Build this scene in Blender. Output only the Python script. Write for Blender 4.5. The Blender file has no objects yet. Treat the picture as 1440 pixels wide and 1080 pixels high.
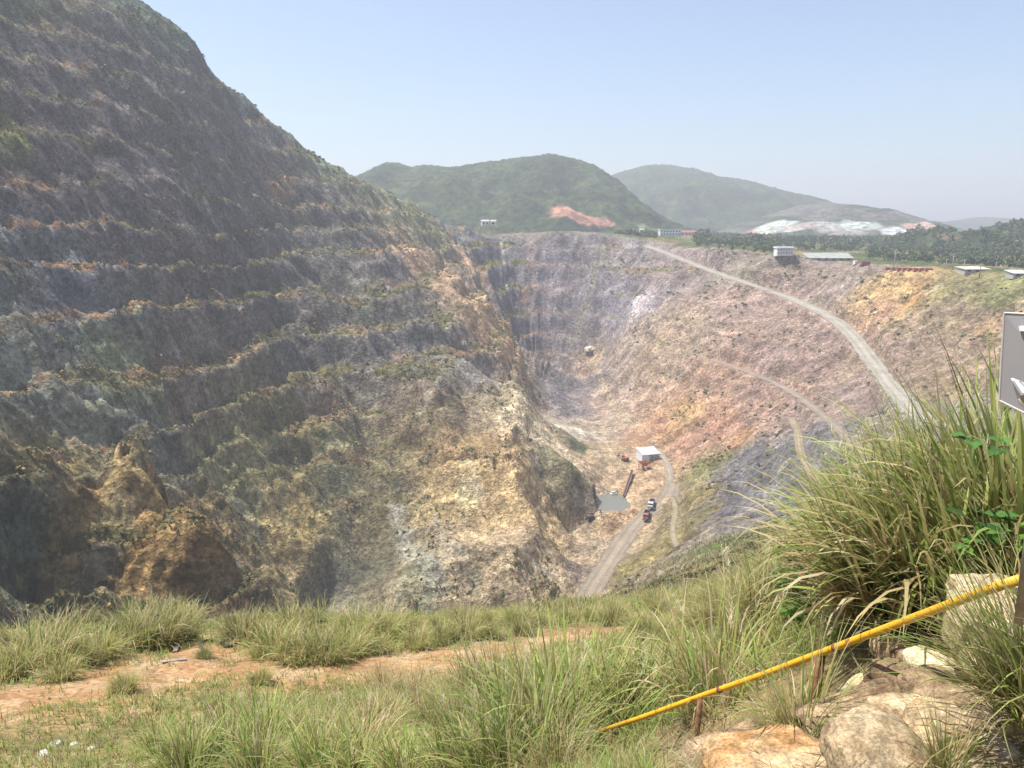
import bpy, bmesh, math, random
import numpy as np
from concurrent.futures import ThreadPoolExecutor
from math import radians, sin, cos, pi
from mathutils import Vector, Matrix

random.seed(7); RNG = np.random.default_rng(11)
scene = bpy.context.scene
COL = scene.collection

# ------------------------------------------------------------------ camera, sky, sun, exposure
FPX = 1060.0
PITCH = math.atan(215.0/FPX)
cam_d = bpy.data.cameras.new('camera'); cam = bpy.data.objects.new('camera', cam_d); COL.objects.link(cam)
cam.location = (0, 0, 0); cam.rotation_euler = (pi/2-PITCH, 0, 0)
cam_d.sensor_width = 36; cam_d.lens = 36*FPX/1440; cam_d.clip_start = 0.05; cam_d.clip_end = 20000
scene.camera = cam

SUN_EL, SUN_AZ = radians(67), radians(-78)          # azimuth from +Y (view direction), negative = left
world = bpy.data.worlds.new('World'); scene.world = world; world.use_nodes = True
wn = world.node_tree.nodes; wl = world.node_tree.links
sky = wn.new('ShaderNodeTexSky'); sky.sky_type = 'NISHITA'; sky.sun_disc = False
sky.sun_elevation = SUN_EL; sky.sun_rotation = SUN_AZ; sky.altitude = 100
sky.air_density = 1.0; sky.dust_density = 1.7; sky.ozone_density = 2.2
wl.new(sky.outputs[0], wn['Background'].inputs[0]); wn['Background'].inputs[1].default_value = 0.10
sun_d = bpy.data.lights.new('sun', 'SUN'); sun_d.energy = 4.7; sun_d.angle = radians(0.5); sun_d.color = (1, 0.95, 0.86)
sun = bpy.data.objects.new('sun', sun_d); COL.objects.link(sun)
sdir = Vector((cos(SUN_EL)*sin(SUN_AZ), cos(SUN_EL)*cos(SUN_AZ), sin(SUN_EL)))
sun.rotation_euler = sdir.to_track_quat('Z', 'Y').to_euler()
vs = scene.view_settings; vs.view_transform = 'Standard'; vs.look = 'None'; vs.gamma = 1; vs.exposure = 0.95
HAZE_DENSITY = 0.00036
scene.cycles.max_bounces = 5; scene.cycles.volume_bounces = 0
scene.cycles.transparent_max_bounces = 8

# ------------------------------------------------------------------ helpers
_c, _s = cos(PITCH), sin(PITCH)
def ray(u, v):
    a = (u-720)/FPX; b = -(v-540)/FPX
    y = _c+b*_s; return a/y, (-_s+b*_c)/y
def P(u, v, Y):
    a, z = ray(u, v); return (a*Y, Y, z*Y)
def PZ(u, v, z):
    a, rz = ray(u, v); Y = z/rz; return (a*Y, Y, z)
def lin(c):
    c = np.asarray(c, float)/255.0
    return np.where(c <= 0.04045, c/12.92, ((c+0.055)/1.055)**2.4)
def sstep(a, b, x):
    t = np.clip((x-a)/(b-a), 0, 1); return t*t*(3-2*t)
_ang = np.linspace(0, 2*pi, 257)[:256]; _GX = np.cos(_ang).astype(np.float32); _GY = np.sin(_ang).astype(np.float32)
def perlin(x, y, seed=0):
    x = np.asarray(x, np.float64); y = np.asarray(y, np.float64)
    xi = np.floor(x).astype(np.int64); yi = np.floor(y).astype(np.int64)
    fx = (x-xi).astype(np.float32); fy = (y-yi).astype(np.float32)
    def g(ix, iy, dx, dy):
        h = (ix*374761393+iy*668265263+seed*974634777) & 0xffffffff
        h = ((h ^ (h >> 13))*1274126177) & 0xffffffff
        h = (h ^ (h >> 16)) & 255
        return _GX[h]*dx+_GY[h]*dy
    u = fx*fx*fx*(fx*(fx*6-15)+10); v = fy*fy*fy*(fy*(fy*6-15)+10)
    a = g(xi, yi, fx, fy); b = g(xi+1, yi, fx-1, fy); c = g(xi, yi+1, fx, fy-1); d = g(xi+1, yi+1, fx-1, fy-1)
    return ((a+(b-a)*u)*(1-v)+(c+(d-c)*u)*v)*1.5
def fbm(x, y, octv=4, seed=0, gain=0.5):
    s = 0; a = 1; t = 0
    for i in range(octv):
        s = s+a*perlin(x*2**i+i*17.3, y*2**i-i*9.1, seed+i); t += a; a *= gain
    return s/t*1.4
def ridged(x, y, octv=2, seed=0):
    s = 0; a = 1; t = 0
    for i in range(octv):
        s = s+a*(1-2*np.abs(perlin(x*2**i+i*7.7, y*2**i+i*3.1, seed+i))); t += a; a *= 0.5
    return s/t

def tag(o, label=None, cat=None, group=None, kind=None):
    if label: o['label'] = label
    if cat: o['category'] = cat
    if group: o['group'] = group
    if kind: o['kind'] = kind
    return o
def empty(name, loc, rz=0):
    o = bpy.data.objects.new(name, None); COL.objects.link(o); o.location = loc; o.rotation_euler = (0, 0, rz)
    o.empty_display_size = 0.2
    return o
def mesh_np(name, V, F, mat, col=None, smooth=True, parent=None):
    V = np.ascontiguousarray(V, np.float32); F = np.ascontiguousarray(F, np.int32)
    me = bpy.data.meshes.new(name); k = F.shape[1]
    me.vertices.add(len(V)); me.vertices.foreach_set('co', V.ravel())
    me.loops.add(F.size); me.loops.foreach_set('vertex_index', F.ravel())
    me.polygons.add(len(F)); me.polygons.foreach_set('loop_start', np.arange(0, F.size, k, dtype=np.int32))
    me.polygons.foreach_set('loop_total', np.full(len(F), k, np.int32))
    me.polygons.foreach_set('use_smooth', np.full(len(F), smooth))
    me.update(calc_edges=True)
    if col is not None:
        at = me.color_attributes.new('Col', 'FLOAT_COLOR', 'POINT')
        c4 = np.ones((len(V), 4), np.float32); c4[:, :3] = col; at.data.foreach_set('color', c4.ravel())
    me.materials.append(mat)
    o = bpy.data.objects.new(name, me); COL.objects.link(o)
    if parent: o.parent = parent
    return o
def bm_obj(name, bm, mat, parent=None, smooth=False, loc=None):
    bmesh.ops.recalc_face_normals(bm, faces=bm.faces)
    me = bpy.data.meshes.new(name); bm.to_mesh(me); bm.free(); me.materials.append(mat)
    if smooth:
        for p in me.polygons: p.use_smooth = True
    o = bpy.data.objects.new(name, me); COL.objects.link(o)
    if parent: o.parent = parent
    if loc: o.location = loc
    return o
def box(bm, c, s, rot=None, bevel=0.0):
    m = Matrix.Translation(Vector(c))
    if rot is not None: m = m @ rot
    r = bmesh.ops.create_cube(bm, size=1, matrix=m @ Matrix.Diagonal((s[0], s[1], s[2], 1)))
    if bevel:
        es = set()
        for v in r['verts']: es.update(v.link_edges)
        bmesh.ops.bevel(bm, geom=list(es), offset=bevel, segments=2, affect='EDGES', profile=0.6)
def tube(bm, pts, r0, r1=None, n=10, cap=True):
    pts = [Vector(p) for p in pts]; r1 = r0 if r1 is None else r1; rings = []
    for i, p in enumerate(pts):
        d = (pts[min(i+1, len(pts)-1)]-pts[max(i-1, 0)]).normalized()
        a = d.orthogonal().normalized() if i == 0 else (a0-d*a0.dot(d)).normalized()
        a0 = a; b = d.cross(a); r = r0+(r1-r0)*i/max(1, len(pts)-1)
        rings.append([bm.verts.new(p+a*r*cos(2*pi*k/n)+b*r*sin(2*pi*k/n)) for k in range(n)])
    for A, B in zip(rings, rings[1:]):
        for k in range(n): bm.faces.new((A[k], A[(k+1) % n], B[(k+1) % n], B[k]))
    if cap:
        bm.faces.new(rings[0][::-1]); bm.faces.new(rings[-1])

# ------------------------------------------------------------------ materials
def new_mat(name):
    m = bpy.data.materials.new(name); m.use_nodes = True; nt = m.node_tree
    return m, nt.nodes, nt.links, nt.nodes['Principled BSDF']
def noise_node(N, L, scale, detail=6, rough=0.6, vec=None):
    t = N.new('ShaderNodeTexNoise'); t.inputs['Scale'].default_value = scale; t.inputs['Detail'].default_value = detail
    t.inputs['Roughness'].default_value = rough
    if vec: L.new(vec, t.inputs['Vector'])
    return t
def attr_ground(name, s1, s2, lo=0.62, hi=1.38, bump=0.6, bdist=0.5):
    """vertex colour times two scales of noise, with bump"""
    m, N, L, B = new_mat(name)
    B.inputs['Roughness'].default_value = 0.95; B.inputs['Specular IOR Level'].default_value = 0.15
    a = N.new('ShaderNodeAttribute'); a.attribute_name = 'Col'
    g = N.new('ShaderNodeNewGeometry')
    n1 = noise_node(N, L, s1, 8, 0.7, g.outputs['Position']); n2 = noise_node(N, L, s2, 5, 0.65, g.outputs['Position'])
    r1 = N.new('ShaderNodeMapRange'); r1.inputs[1].default_value = 0.37; r1.inputs[2].default_value = 0.63
    r1.inputs[3].default_value = lo; r1.inputs[4].default_value = hi; L.new(n1.outputs[0], r1.inputs[0])
    r2 = N.new('ShaderNodeMapRange'); r2.inputs[1].default_value = 0.37; r2.inputs[2].default_value = 0.63
    r2.inputs[3].default_value = (1+lo)/2; r2.inputs[4].default_value = (1+hi)/2; L.new(n2.outputs[0], r2.inputs[0])
    mu = N.new('ShaderNodeMath'); mu.operation = 'MULTIPLY'; L.new(r1.outputs[0], mu.inputs[0]); L.new(r2.outputs[0], mu.inputs[1])
    mx = N.new('ShaderNodeVectorMath'); mx.operation = 'SCALE'; L.new(a.outputs['Color'], mx.inputs[0]); L.new(mu.outputs[0], mx.inputs['Scale'])
    L.new(mx.outputs[0], B.inputs['Base Color'])
    bp = N.new('ShaderNodeBump'); bp.inputs['Strength'].default_value = bump; bp.inputs['Distance'].default_value = bdist
    L.new(n1.outputs[0], bp.inputs['Height']); L.new(bp.outputs[0], B.inputs['Normal'])
    return m
def simple(name, c, rough=0.6, var=0.25, scale=3.0, metal=0.0, bump=0.0, c2=None, spec=0.4):
    m, N, L, B = new_mat(name)
    B.inputs['Roughness'].default_value = rough; B.inputs['Metallic'].default_value = metal; B.inputs['Specular IOR Level'].default_value = spec
    tc = N.new('ShaderNodeTexCoord'); n = noise_node(N, L, scale, 6, 0.65, tc.outputs['Object'])
    rp = N.new('ShaderNodeValToRGB'); L.new(n.outputs[0], rp.inputs[0])
    c = np.array(c, float); cc = np.array(c2, float) if c2 is not None else c*(1+var)
    rp.color_ramp.elements[0].position = 0.35; rp.color_ramp.elements[1].position = 0.65
    rp.color_ramp.elements[0].color = (*(c*(1-var)), 1); rp.color_ramp.elements[1].color = (*np.clip(cc, 0, 1), 1)
    L.new(rp.outputs[0], B.inputs['Base Color'])
    if bump:
        bp = N.new('ShaderNodeBump'); bp.inputs['Strength'].default_value = bump; bp.inputs['Distance'].default_value = 0.05
        L.new(n.outputs[0], bp.inputs['Height']); L.new(bp.outputs[0], B.inputs['Normal'])
    return m
def leaf_mat(name, trans=0.35):
    m, N, L, B = new_mat(name)
    a = N.new('ShaderNodeAttribute'); a.attribute_name = 'Col'
    oi = N.new('ShaderNodeObjectInfo')
    r = N.new('ShaderNodeMapRange'); r.inputs[3].default_value = 0.8; r.inputs[4].default_value = 1.2; L.new(oi.outputs['Random'], r.inputs[0])
    sc = N.new('ShaderNodeVectorMath'); sc.operation = 'SCALE'; L.new(a.outputs['Color'], sc.inputs[0]); L.new(r.outputs[0], sc.inputs['Scale'])
    B.inputs['Roughness'].default_value = 0.55; B.inputs['Specular IOR Level'].default_value = 0.25
    L.new(sc.outputs[0], B.inputs['Base Color'])
    t = N.new('ShaderNodeBsdfTranslucent'); L.new(sc.outputs[0], t.inputs['Color'])
    mx = N.new('ShaderNodeMixShader'); mx.inputs[0].default_value = trans
    L.new(B.outputs[0], mx.inputs[1]); L.new(t.outputs[0], mx.inputs[2]); L.new(mx.outputs[0], N['Material Output'].inputs['Surface'])
    return m
M_TERRAIN = attr_ground('rock_and_soil', 0.55, 0.09, 0.52, 1.48, 1.0, 1.5)
def fracture(m):
    N, L = m.node_tree.nodes, m.node_tree.links; B = N['Principled BSDF']; src = B.inputs['Base Color'].links[0].from_socket; bump = B.inputs['Normal'].links[0].from_node
    g = N.new('ShaderNodeNewGeometry'); nz = noise_node(N, L, .25, 4, .6, g.outputs['Position'])
    ad = N.new('ShaderNodeVectorMath'); ad.operation = 'MULTIPLY_ADD'; L.new(nz.outputs[1], ad.inputs[0]); ad.inputs[1].default_value = (6, 6, 6); L.new(g.outputs['Position'], ad.inputs[2])
    last = src; hs = []
    for sc, lo, hi in ((.2, .80, 1.20), (.75, .74, 1.26)):
        v = N.new('ShaderNodeTexVoronoi'); v.inputs['Scale'].default_value = sc; L.new(ad.outputs[0], v.inputs['Vector'])
        s_ = N.new('ShaderNodeSeparateColor'); L.new(v.outputs['Color'], s_.inputs[0])
        r = N.new('ShaderNodeMapRange'); r.inputs[3].default_value = lo; r.inputs[4].default_value = hi; L.new(s_.outputs[0], r.inputs[0])
        mx = N.new('ShaderNodeVectorMath'); mx.operation = 'SCALE'; L.new(last, mx.inputs[0]); L.new(r.outputs[0], mx.inputs['Scale']); last = mx.outputs[0]; hs.append(v.outputs['Distance'])
    L.new(last, B.inputs['Base Color'])
    b2 = N.new('ShaderNodeBump'); b2.inputs['Strength'].default_value = .6; b2.inputs['Distance'].default_value = 1.2; L.new(hs[1], b2.inputs['Height']); L.new(bump.outputs[0], b2.inputs['Normal'])
    L.new(b2.outputs[0], B.inputs['Normal'])
fracture(M_TERRAIN)
M_NEAR = attr_ground('near_soil', 6.0, 0.7, 0.6, 1.4, 0.7, 0.06)
M_HILL = attr_ground('forest_hill', 0.10, 0.02, 0.45, 1.55, 1.0, 6.0)
M_ROAD = attr_ground('gravel_road', 0.9, 0.12, 0.8, 1.2, 0.5, 0.3)
M_LEAF = leaf_mat('grass_blade', 0.45)
M_TREE = leaf_mat('tree_leaf', 0.25)
M_WHITE = simple('white_paint', (0.72, 0.73, 0.74), 0.5, 0.06)
M_BLUEWHITE = simple('pale_sheet_metal', (0.62, 0.66, 0.72), 0.45, 0.06)
M_DARK = simple('dark_interior', (0.03, 0.035, 0.045), 0.8, 0.2)
M_GLASS = simple('dark_window', (0.03, 0.04, 0.05), 0.15, 0.2)
M_CONC = simple('grey_concrete', (0.38, 0.37, 0.35), 0.85, 0.15, 0.8)
M_RED = simple('red_paint', (0.34, 0.11, 0.09), 0.55, 0.2, 0.6)
M_ORANGE = simple('rusty_orange_paint', (0.42, 0.16, 0.08), 0.6, 0.3, 0.8)
M_YELLOWMACH = simple('machine_yellow', (0.50, 0.30, 0.05), 0.5, 0.2, 1.0)
M_TYRE = simple('tyre_rubber', (0.025, 0.025, 0.025), 0.9, 0.2)
M_WOOD = simple('weathered_wood', (0.30, 0.25, 0.20), 0.85, 0.3, 4)
M_BARK = simple('bark', (0.14, 0.10, 0.07), 0.9, 0.3, 3)

# ------------------------------------------------------------------ terrain: control points in metres (camera is the origin)
CP = []   # (x,y,z,softness)
def add(pts, c=14.0):
    for p in pts: CP.append((*p, c))
ridge = [(180, 0, 420), (260, 60, 450), (340, 140, 490), (400, 192, 520), (460, 235, 555), (520, 262, 600), (580, 290, 650), (640, 318, 710)]
for u, v, Y in ridge:
    x, y, z = P(u, v, Y); add([(x, y, z)], 8)
    add([(x-70, y+50, z-22), (x-180, y+130, z-45-max(z, 0)*0.25)], 20)
add([(-258, 372, 165), (-285, 300, 192), (-305, 210, 200), (-330, 100, 190), (-420, 300, 170), (-420, 150, 160), (-480, 500, 60)], 20)
for u, L_ in {0: [(0, 335), (200, 280), (400, 240), (560, 212)],
              200: [(100, 385), (250, 340), (400, 300), (550, 268), (680, 238), (780, 215)],
              400: [(300, 468), (400, 410), (530, 358), (660, 318), (760, 292), (850, 268)],
              560: [(360, 535), (430, 455), (530, 392), (640, 352), (760, 308), (850, 272)],
              700: [(470, 525), (530, 455), (640, 342), (740, 303), (840, 268)]}.items():
    add([P(u, v, Y) for v, Y in L_])
add([P(0, 650, 165), P(140, 715, 178), P(250, 775, 184), P(320, 840, 176)], 11)
add([P(785, 640, 374), P(765, 600, 398), P(742, 560, 426), P(800, 690, 354), P(768, 690, 340), P(775, 760, 307), P(755, 640, 362)], 5)   # the blunt nose of the left wall
        # spur, lower left
add([(-128, 192, -66), (-105, 205, -82)], 6)
add([P(0, 800, 138), P(150, 905, 140), P(60, 745, 152)], 6)
# pit floor
fl = [(812, 850, -143), (790, 780, -140), (800, 720, -136), (822, 682, -132), (880, 800, -140), (925, 745, -136), (950, 690, -133),
      (935, 640, -131), (905, 600, -128), (870, 560, -122), (840, 522, -115), (760, 575, -121), (745, 522, -112), (860, 710, -136),
      (905, 650, -131), (850, 640, -131), (840, 760, -139), (790, 600, -126), (780, 555, -119)]
add([PZ(*p) for p in fl], 6)
add([(31, 430, -128), (24, 480, -122), (5, 240, -147), (-45, 222, -146), (-80, 185, -134), (-92, 145, -104)], 8)
# far wall
for u in (660, 720, 780, 840, 900): add([P(u, 331 if u < 800 else 336 if u < 880 else 343, 745-0.15*(u-660))], 6)
add([(20, 650, -108), (60, 640, -112)], 8)
for x in (-40, 30, 100): add([(x, 790, -6)], 20)
# right wall : rim, plateau, face
rim = [(126, 705, -13), (169, 640, -16), (204, 570, -19), (231, 510, -23), (247, 450, -23.5), (268, 390, -23), (285, 310, -22), (262, 210, -20), (190, 120, -15), (95, 50, -7)]
add(rim, 6)
add([(205, 745, -13), (245, 680, -17), (285, 600, -20), (310, 520, -24), (330, 440, -25), (345, 340, -23), (350, 220, -20), (260, 120, -14), (150, 40, -6)], 20)
add([(100, 620, -66), (126, 560, -66), (150, 500, -72), (165, 450, -78), (150, 380, -92), (120, 340, -104), (176, 310, -77), (140, 300, -86), (204, 450, -57), (205, 545, -44), (168, 618, -30), (225, 300, -50), (230, 380, -52)])
add([P(1080, 660, 312), P(1000, 735, 298), P(1150, 680, 262), P(1200, 625, 300)], 8)
# near right slope and the drop below the near edge: rows of points going away from the camera
for u, row in {-60: '40:935 55:1010 80:1060', 100: '40:930 55:1000 80:1050', 300: '40:915 55:990 80:1050 110:1040', 500: '42:915 55:970 80:1040 110:1060 150:1040',
               640: '40:885 55:930 80:985 110:1010 150:990', 750: '40:856 55:890 80:920 110:925 150:912 200:885 240:864', 850: '40:852 55:864 80:872 110:873 150:868 200:858 235:850',
               905: '32:852 40:850 55:848 80:846 110:842 150:836 190:826 225:814', 1000: '22:858 27:842 40:832 55:826 80:818 110:810 150:798 190:785 225:768 260:752',
               1080: '22:842 27:825 40:812 55:803 80:795 110:785 150:772 190:757 225:744', 1130: '22:828 27:812 40:800 55:792 80:782 110:772 150:757 190:740 225:725',
               1200: '17:828 27:795 40:780 55:770 80:757 110:745 150:728 190:706 235:690', 1300: '17:808 27:775 40:755 80:722 150:690 215:660', 1440: '17:780 27:748 40:720 80:676 150:620'}.items():
    add([P(u, float(t.split(':')[1]), float(t.split(':')[0])) for t in row.split()], 5)
# hidden part of the near wall
add([(-130, 70, -40), (-160, 130, -50), (-190, 60, 0), (-230, 150, 60), (-60, 150, -118), (-20, 190, -135)], 12)
# near hillside
add([P(0, 960, 17), P(100, 1000, 13.5), P(100, 1075, 10.4), P(300, 920, 20), P(600, 965, 16), P(850, 895, 22), P(100, 905, 22.5), P(300, 895, 24.5), P(600, 880, 27), P(850, 862, 31),
     P(500, 1075, 8.8), P(700, 1060, 7.8), P(1000, 925, 13), P(1090, 860, 17), P(860, 1075, 6.2), P(985, 1050, 5.3), P(1143, 1005, 4.35), P(1280, 870, 5.6), P(1420, 830, 5.6), P(1150, 850, 9),
     (-2, 2, -2.6), (0, 0.5, -1.75), (3, 1, -1.55), (2.2, 2.6, -2.15), (8, 2, -1.4), (-12, 4, -5.5), (-25, 8, -7.5), (-30, 18, -9.5), (9, 7, -3.4), (14, 16, -6.5), (25, 25, -9), (-35, 26, -13.5)], 1.0)
add([P(-60, 900, 24), P(100, 890, 25.5), P(300, 880, 27.5), P(600, 866, 30.5)], 1.5)
add([(0, -30, 3), (-60, -20, 4), (60, -20, 4), (-120, 10, 6), (0, -150, 25), (-250, -60, 80), (200, -60, 10)], 10)
CP = np.array(CP, float)
_d = np.hypot(CP[:, None, 0]-CP[None, :, 0], CP[:, None, 1]-CP[None, :, 1])
_A = np.sqrt(_d**2+CP[None, :, 3]**2)
_n = len(CP); _K = np.zeros((_n+1, _n+1)); _K[:_n, :_n] = _A-0.02*np.eye(_n); _K[:_n, _n] = 1; _K[_n, :_n] = 1
_w = np.linalg.solve(_K, np.append(CP[:, 2], 0))
def base(x, y, grad=False):
    x = np.asarray(x, np.float64); y = np.asarray(y, np.float64); z = np.full(x.shape, _w[_n]); gx = np.zeros(x.shape); gy = np.zeros(x.shape)
    for i in range(_n):
        dx = x-CP[i, 0]; dy = y-CP[i, 1]; p = np.sqrt(dx*dx+dy*dy+CP[i, 3]**2)
        z += _w[i]*p
        if grad: gx += _w[i]*dx/p; gy += _w[i]*dy/p
    r = np.hypot(x, y)
    f = sstep(780, 1000, np.hypot(x, y-60)); pl = -17+9*sstep(850, 1400, r)*sstep(500, 200, x)-12*sstep(1500, 4000, r)       # distant plain
    f = np.maximum(f, sstep(360, 520, x))
    z = z*(1-f)+pl*f
    return (z, np.hypot(gx, gy)*(1-f)) if grad else z
def cast(fn, u, v, y0=3.0, y1=1600.0, n=1800):
    Y = np.geomspace(y0, y1, n); a, rz = ray(u, v)
    d = rz*Y-fn(a*Y, Y)
    k = np.argmax(d < 0)
    if d[k] >= 0: k = n-1
    if k == 0: return P(u, v, Y[0])
    t = d[k-1]/(d[k-1]-d[k]+1e-9); yy = Y[k-1]+(Y[k]-Y[k-1])*t
    return P(u, v, yy)
# roads, flattened into the terrain
ROADS = []
def road(px, width, color, y0=60, smooth=3, z_off=0.0):
    p = np.array([cast(base, u, v, y0, 900) for u, v in px])
    # resample every ~4 m
    seg = np.hypot(*(np.diff(p[:, :2], axis=0).T)); s = np.concatenate([[0], np.cumsum(seg)]); n = max(4, int(s[-1]/4))
    t = np.linspace(0, s[-1], n); q = np.stack([np.interp(t, s, p[:, k]) for k in range(3)], 1)
    for _ in range(smooth*3):
        q[1:-1] = (q[:-2]+2*q[1:-1]+q[2:])/4
    q[:, 2] += z_off
    ROADS.append((q, width, color))
road([(908, 345), (940, 357), (1000, 381), (1050, 398), (1100, 415), (1140, 431), (1176, 450), (1200, 472), (1222, 502), (1250, 540), (1282, 575), (1315, 600)], 10.0, (214, 205, 188))
road([(1000, 506), (1045, 520), (1090, 538), (1128, 560), (1160, 586), (1195, 618), (1215, 640)], 5.0, (196, 178, 158))
road([(1112, 588), (1122, 606), (1124, 632), (1134, 660), (1155, 684)], 3.6, (200, 180, 150))
road([(945, 680), (946, 700), (918, 712), (890, 740), (868, 772), (846, 806), (822, 846)], 9.0, (196, 178, 156))
road([(926, 632), (940, 655), (945, 680), (930, 700)], 4.5, (205, 190, 165))
road([(946, 700), (952, 718), (944, 745), (952, 770)], 2.5, (200, 185, 150), 140)
def road_dist(q, x, y):
    """distance and height of the closest point of a road"""
    best = np.full(x.shape, 1e9); bz = np.zeros(x.shape)
    for a, b in zip(q[:-1], q[1:]):
        d = b[:2]-a[:2]; l2 = (d**2).sum()+1e-9
        t = np.clip(((x-a[0])*d[0]+(y-a[1])*d[1])/l2, 0, 1)
        e = (x-a[0]-t*d[0])**2+(y-a[1]-t*d[1])**2; m = e < best
        best = np.where(m, e, best); bz = np.where(m, a[2]+t*(b[2]-a[2]), bz)
    return np.sqrt(best), bz
POND = np.array([PZ(u, v, -137.2)[:2] for u, v in [(842, 694), (868, 692), (886, 704), (888, 718), (868, 722), (843, 720), (838, 706)]]); POND_C = POND.mean(0); POND = POND_C+(POND-POND_C)*0.78
PADS = [(*P(948, 331, 925), 30.0), (*P(902, 329, 930), 8.0), (*P(688, 317, 770), 12.0)]   # (x,y,z,radius) flat working pads under buildings
def stadium(x, y):
    yc = np.clip(y, 250, 560); ang = np.arctan2(np.abs(x-20), y-yc)
    rad = np.hypot(x-20, y-yc)
    s = np.where(y > 560, 560+(pi/2-ang)*140, np.where(y < 250, 250-(ang-pi/2)*140, y))
    return np.where(x < 20, -s+700, s-420), rad
BENCH = 17.0
def height(x, y, info=False):
    x = np.asarray(x, np.float64); y = np.asarray(y, np.float64)
    z0, g = base(x, y, True); r = np.hypot(x, y)
    s, rad = stadium(x, y)
    out = sstep(700, 780, y)
    left = sstep(40, -10, x)*sstep(60, 110, y)*(1-out); far = sstep(600, 660, y)*(1-out); right = sstep(60, 110, x)*sstep(230, 300, y)*(1-out)
    wall = sstep(0.30, 0.62, g)*sstep(45, 90, r)*(1-out)
    nearslope = sstep(260, 200, y)*sstep(-20, 30, x)
    wall = wall*(1-0.75*nearslope); fan = sstep(3, 20, rad)
    # large spurs and gullies running down the wall
    big = ridged(s/62+0.35*fbm(rad/70, s/90, 2, 31), rad/260, 2, 3)
    med = ridged(s/21+0.5*fbm(rad/40, s/40, 2, 32), rad/110, 2, 5)
    sml = ridged(s/7.5+0.6*fbm(rad/22, s/22, 2, 33), rad/42, 2, 9)
    low = sstep(0, -70, z0)
    z = z0+wall*fan*(big*(3.0+11.0*low*left-1.0*right)*(0.35+0.65*sstep(150, 250, y))+med*(2.4+3.6*low*left))+wall*sstep(230, 180, y)*left*(1.8*ridged(x/34+y/60, (y+z0)/70, 3, 15)+1.8*ridged(x/11, (y+z0)/15, 3, 16))
    zb = z+wall*4.0*fbm(x/75, y/75, 3, 12)
    t = zb/BENCH+0.12+0.45*fbm(s/190, z0/60, 2, 44); i = np.floor(t); f = t-i
    fr = 0.36+0.22*left*sstep(-8, -30, z0)*sstep(-118, -95, z0)*sstep(230, 300, y)+0.06*fbm(x/60, y/60, 2, 43); ff = np.clip((f-fr)/(1-fr), 0, 1); ff = ff*ff*(3-2*ff)*0.3+ff*0.7+0.13*np.clip(f/fr, 0, 1)*(1-ff)
    zt = zb+(ff-f)*BENCH
    br = fbm(s/55, rad/40, 3, 41)
    A = wall*np.clip(left*(1.0-0.55*sstep(-85, -115, z0))+far*0.65+right*0.5+0.05, 0, 1)*sstep(-0.72, -0.08, br)*(0.62+0.38*sstep(25, -10, z0))
    z = z+(zt-zb)*A
    rough = wall*(0.42+0.58*left+0.25*far)
    z = z+sml*rough*fan*1.6+rough*(fbm(x/15, (y+z0)/15, 4, 51)*3.6+fbm(x/4.2, (y+z0*0.7)/4.2, 4, 61, 0.65)*1.1+0.9*ridged(x/8.5+0.4*fbm(y/9, z0/9, 2, 66), (y+0.8*z0)/8.5, 3, 63)+0.35*ridged(x/2.6, (y+z0)/2.6, 2, 67))
    ground = (1-wall)
    z = z+ground*(sstep(40, 90, r)*(0.8*fbm(x/25, y/25, 3, 71)+0.35*fbm(x/5, y/5, 3, 72))+sstep(6, 14, r)*0.16*fbm(x/1.8, y/1.8, 4, 73))
    # spoil heap on the pit floor
    hx, hy, hz = HEAP
    d = np.hypot((x-hx)/34, (y-hy)/24)+0.18*fbm(x/14, y/14, 3, 77)
    z = z+13*sstep(1.05, 0.1, d)
    rd = np.zeros(x.shape)
    for q, w, c in ROADS:
        lo = q[:, :2].min(0)-w-9; hi = q[:, :2].max(0)+w+9
        m = (x > lo[0]) & (x < hi[0]) & (y > lo[1]) & (y < hi[1])
        if m.any():
            dd, bz = road_dist(q, x[m], y[m]); k = sstep(w/2+5, w/2+0.6, dd)
            z[m] = z[m]*(1-k)+bz*k; rd[m] = np.maximum(rd[m], k)
    for px, py, pz, pr in PADS:
        k = sstep(pr*1.8+1, pr, np.hypot(x-px, y-py)); z = z*(1-k)+pz*k
    # pond basin
    an = np.arctan2(y-POND_C[1], x-POND_C[0]); pa = np.arctan2(POND[:, 1]-POND_C[1], POND[:, 0]-POND_C[0]); o = np.argsort(pa)
    pr = np.hypot(POND[:, 0]-POND_C[0], POND[:, 1]-POND_C[1])
    R = np.interp(an, np.concatenate([pa[o]-2*pi, pa[o], pa[o]+2*pi]), np.tile(pr[o], 3))
    k = np.hypot(x-POND_C[0], y-POND_C[1])/R
    nz = 0.5*fbm(x/6, y/6, 3, 79)
    z = np.where(k < 1.3, -137.2+2.7*(k-1)+nz, np.maximum(z, -136.4+nz-7*np.clip(k-1.3, 0, 9)))
    if info: return z, dict(z0=z0, fr=fr, wall=wall, left=left, far=far, right=right, f=f, A=A, rd=rd, s=s, rad=rad, r=r, g=g, sml=sml, med=med, out=out, near=nearslope, heap=sstep(1.1, 0.8, d), low=low)
    return z
HEAP = (24, 560, 0)
_h = cast(base, 775, 540, 300, 900); HEAP = (_h[0], _h[1]-4, _h[2])

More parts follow.
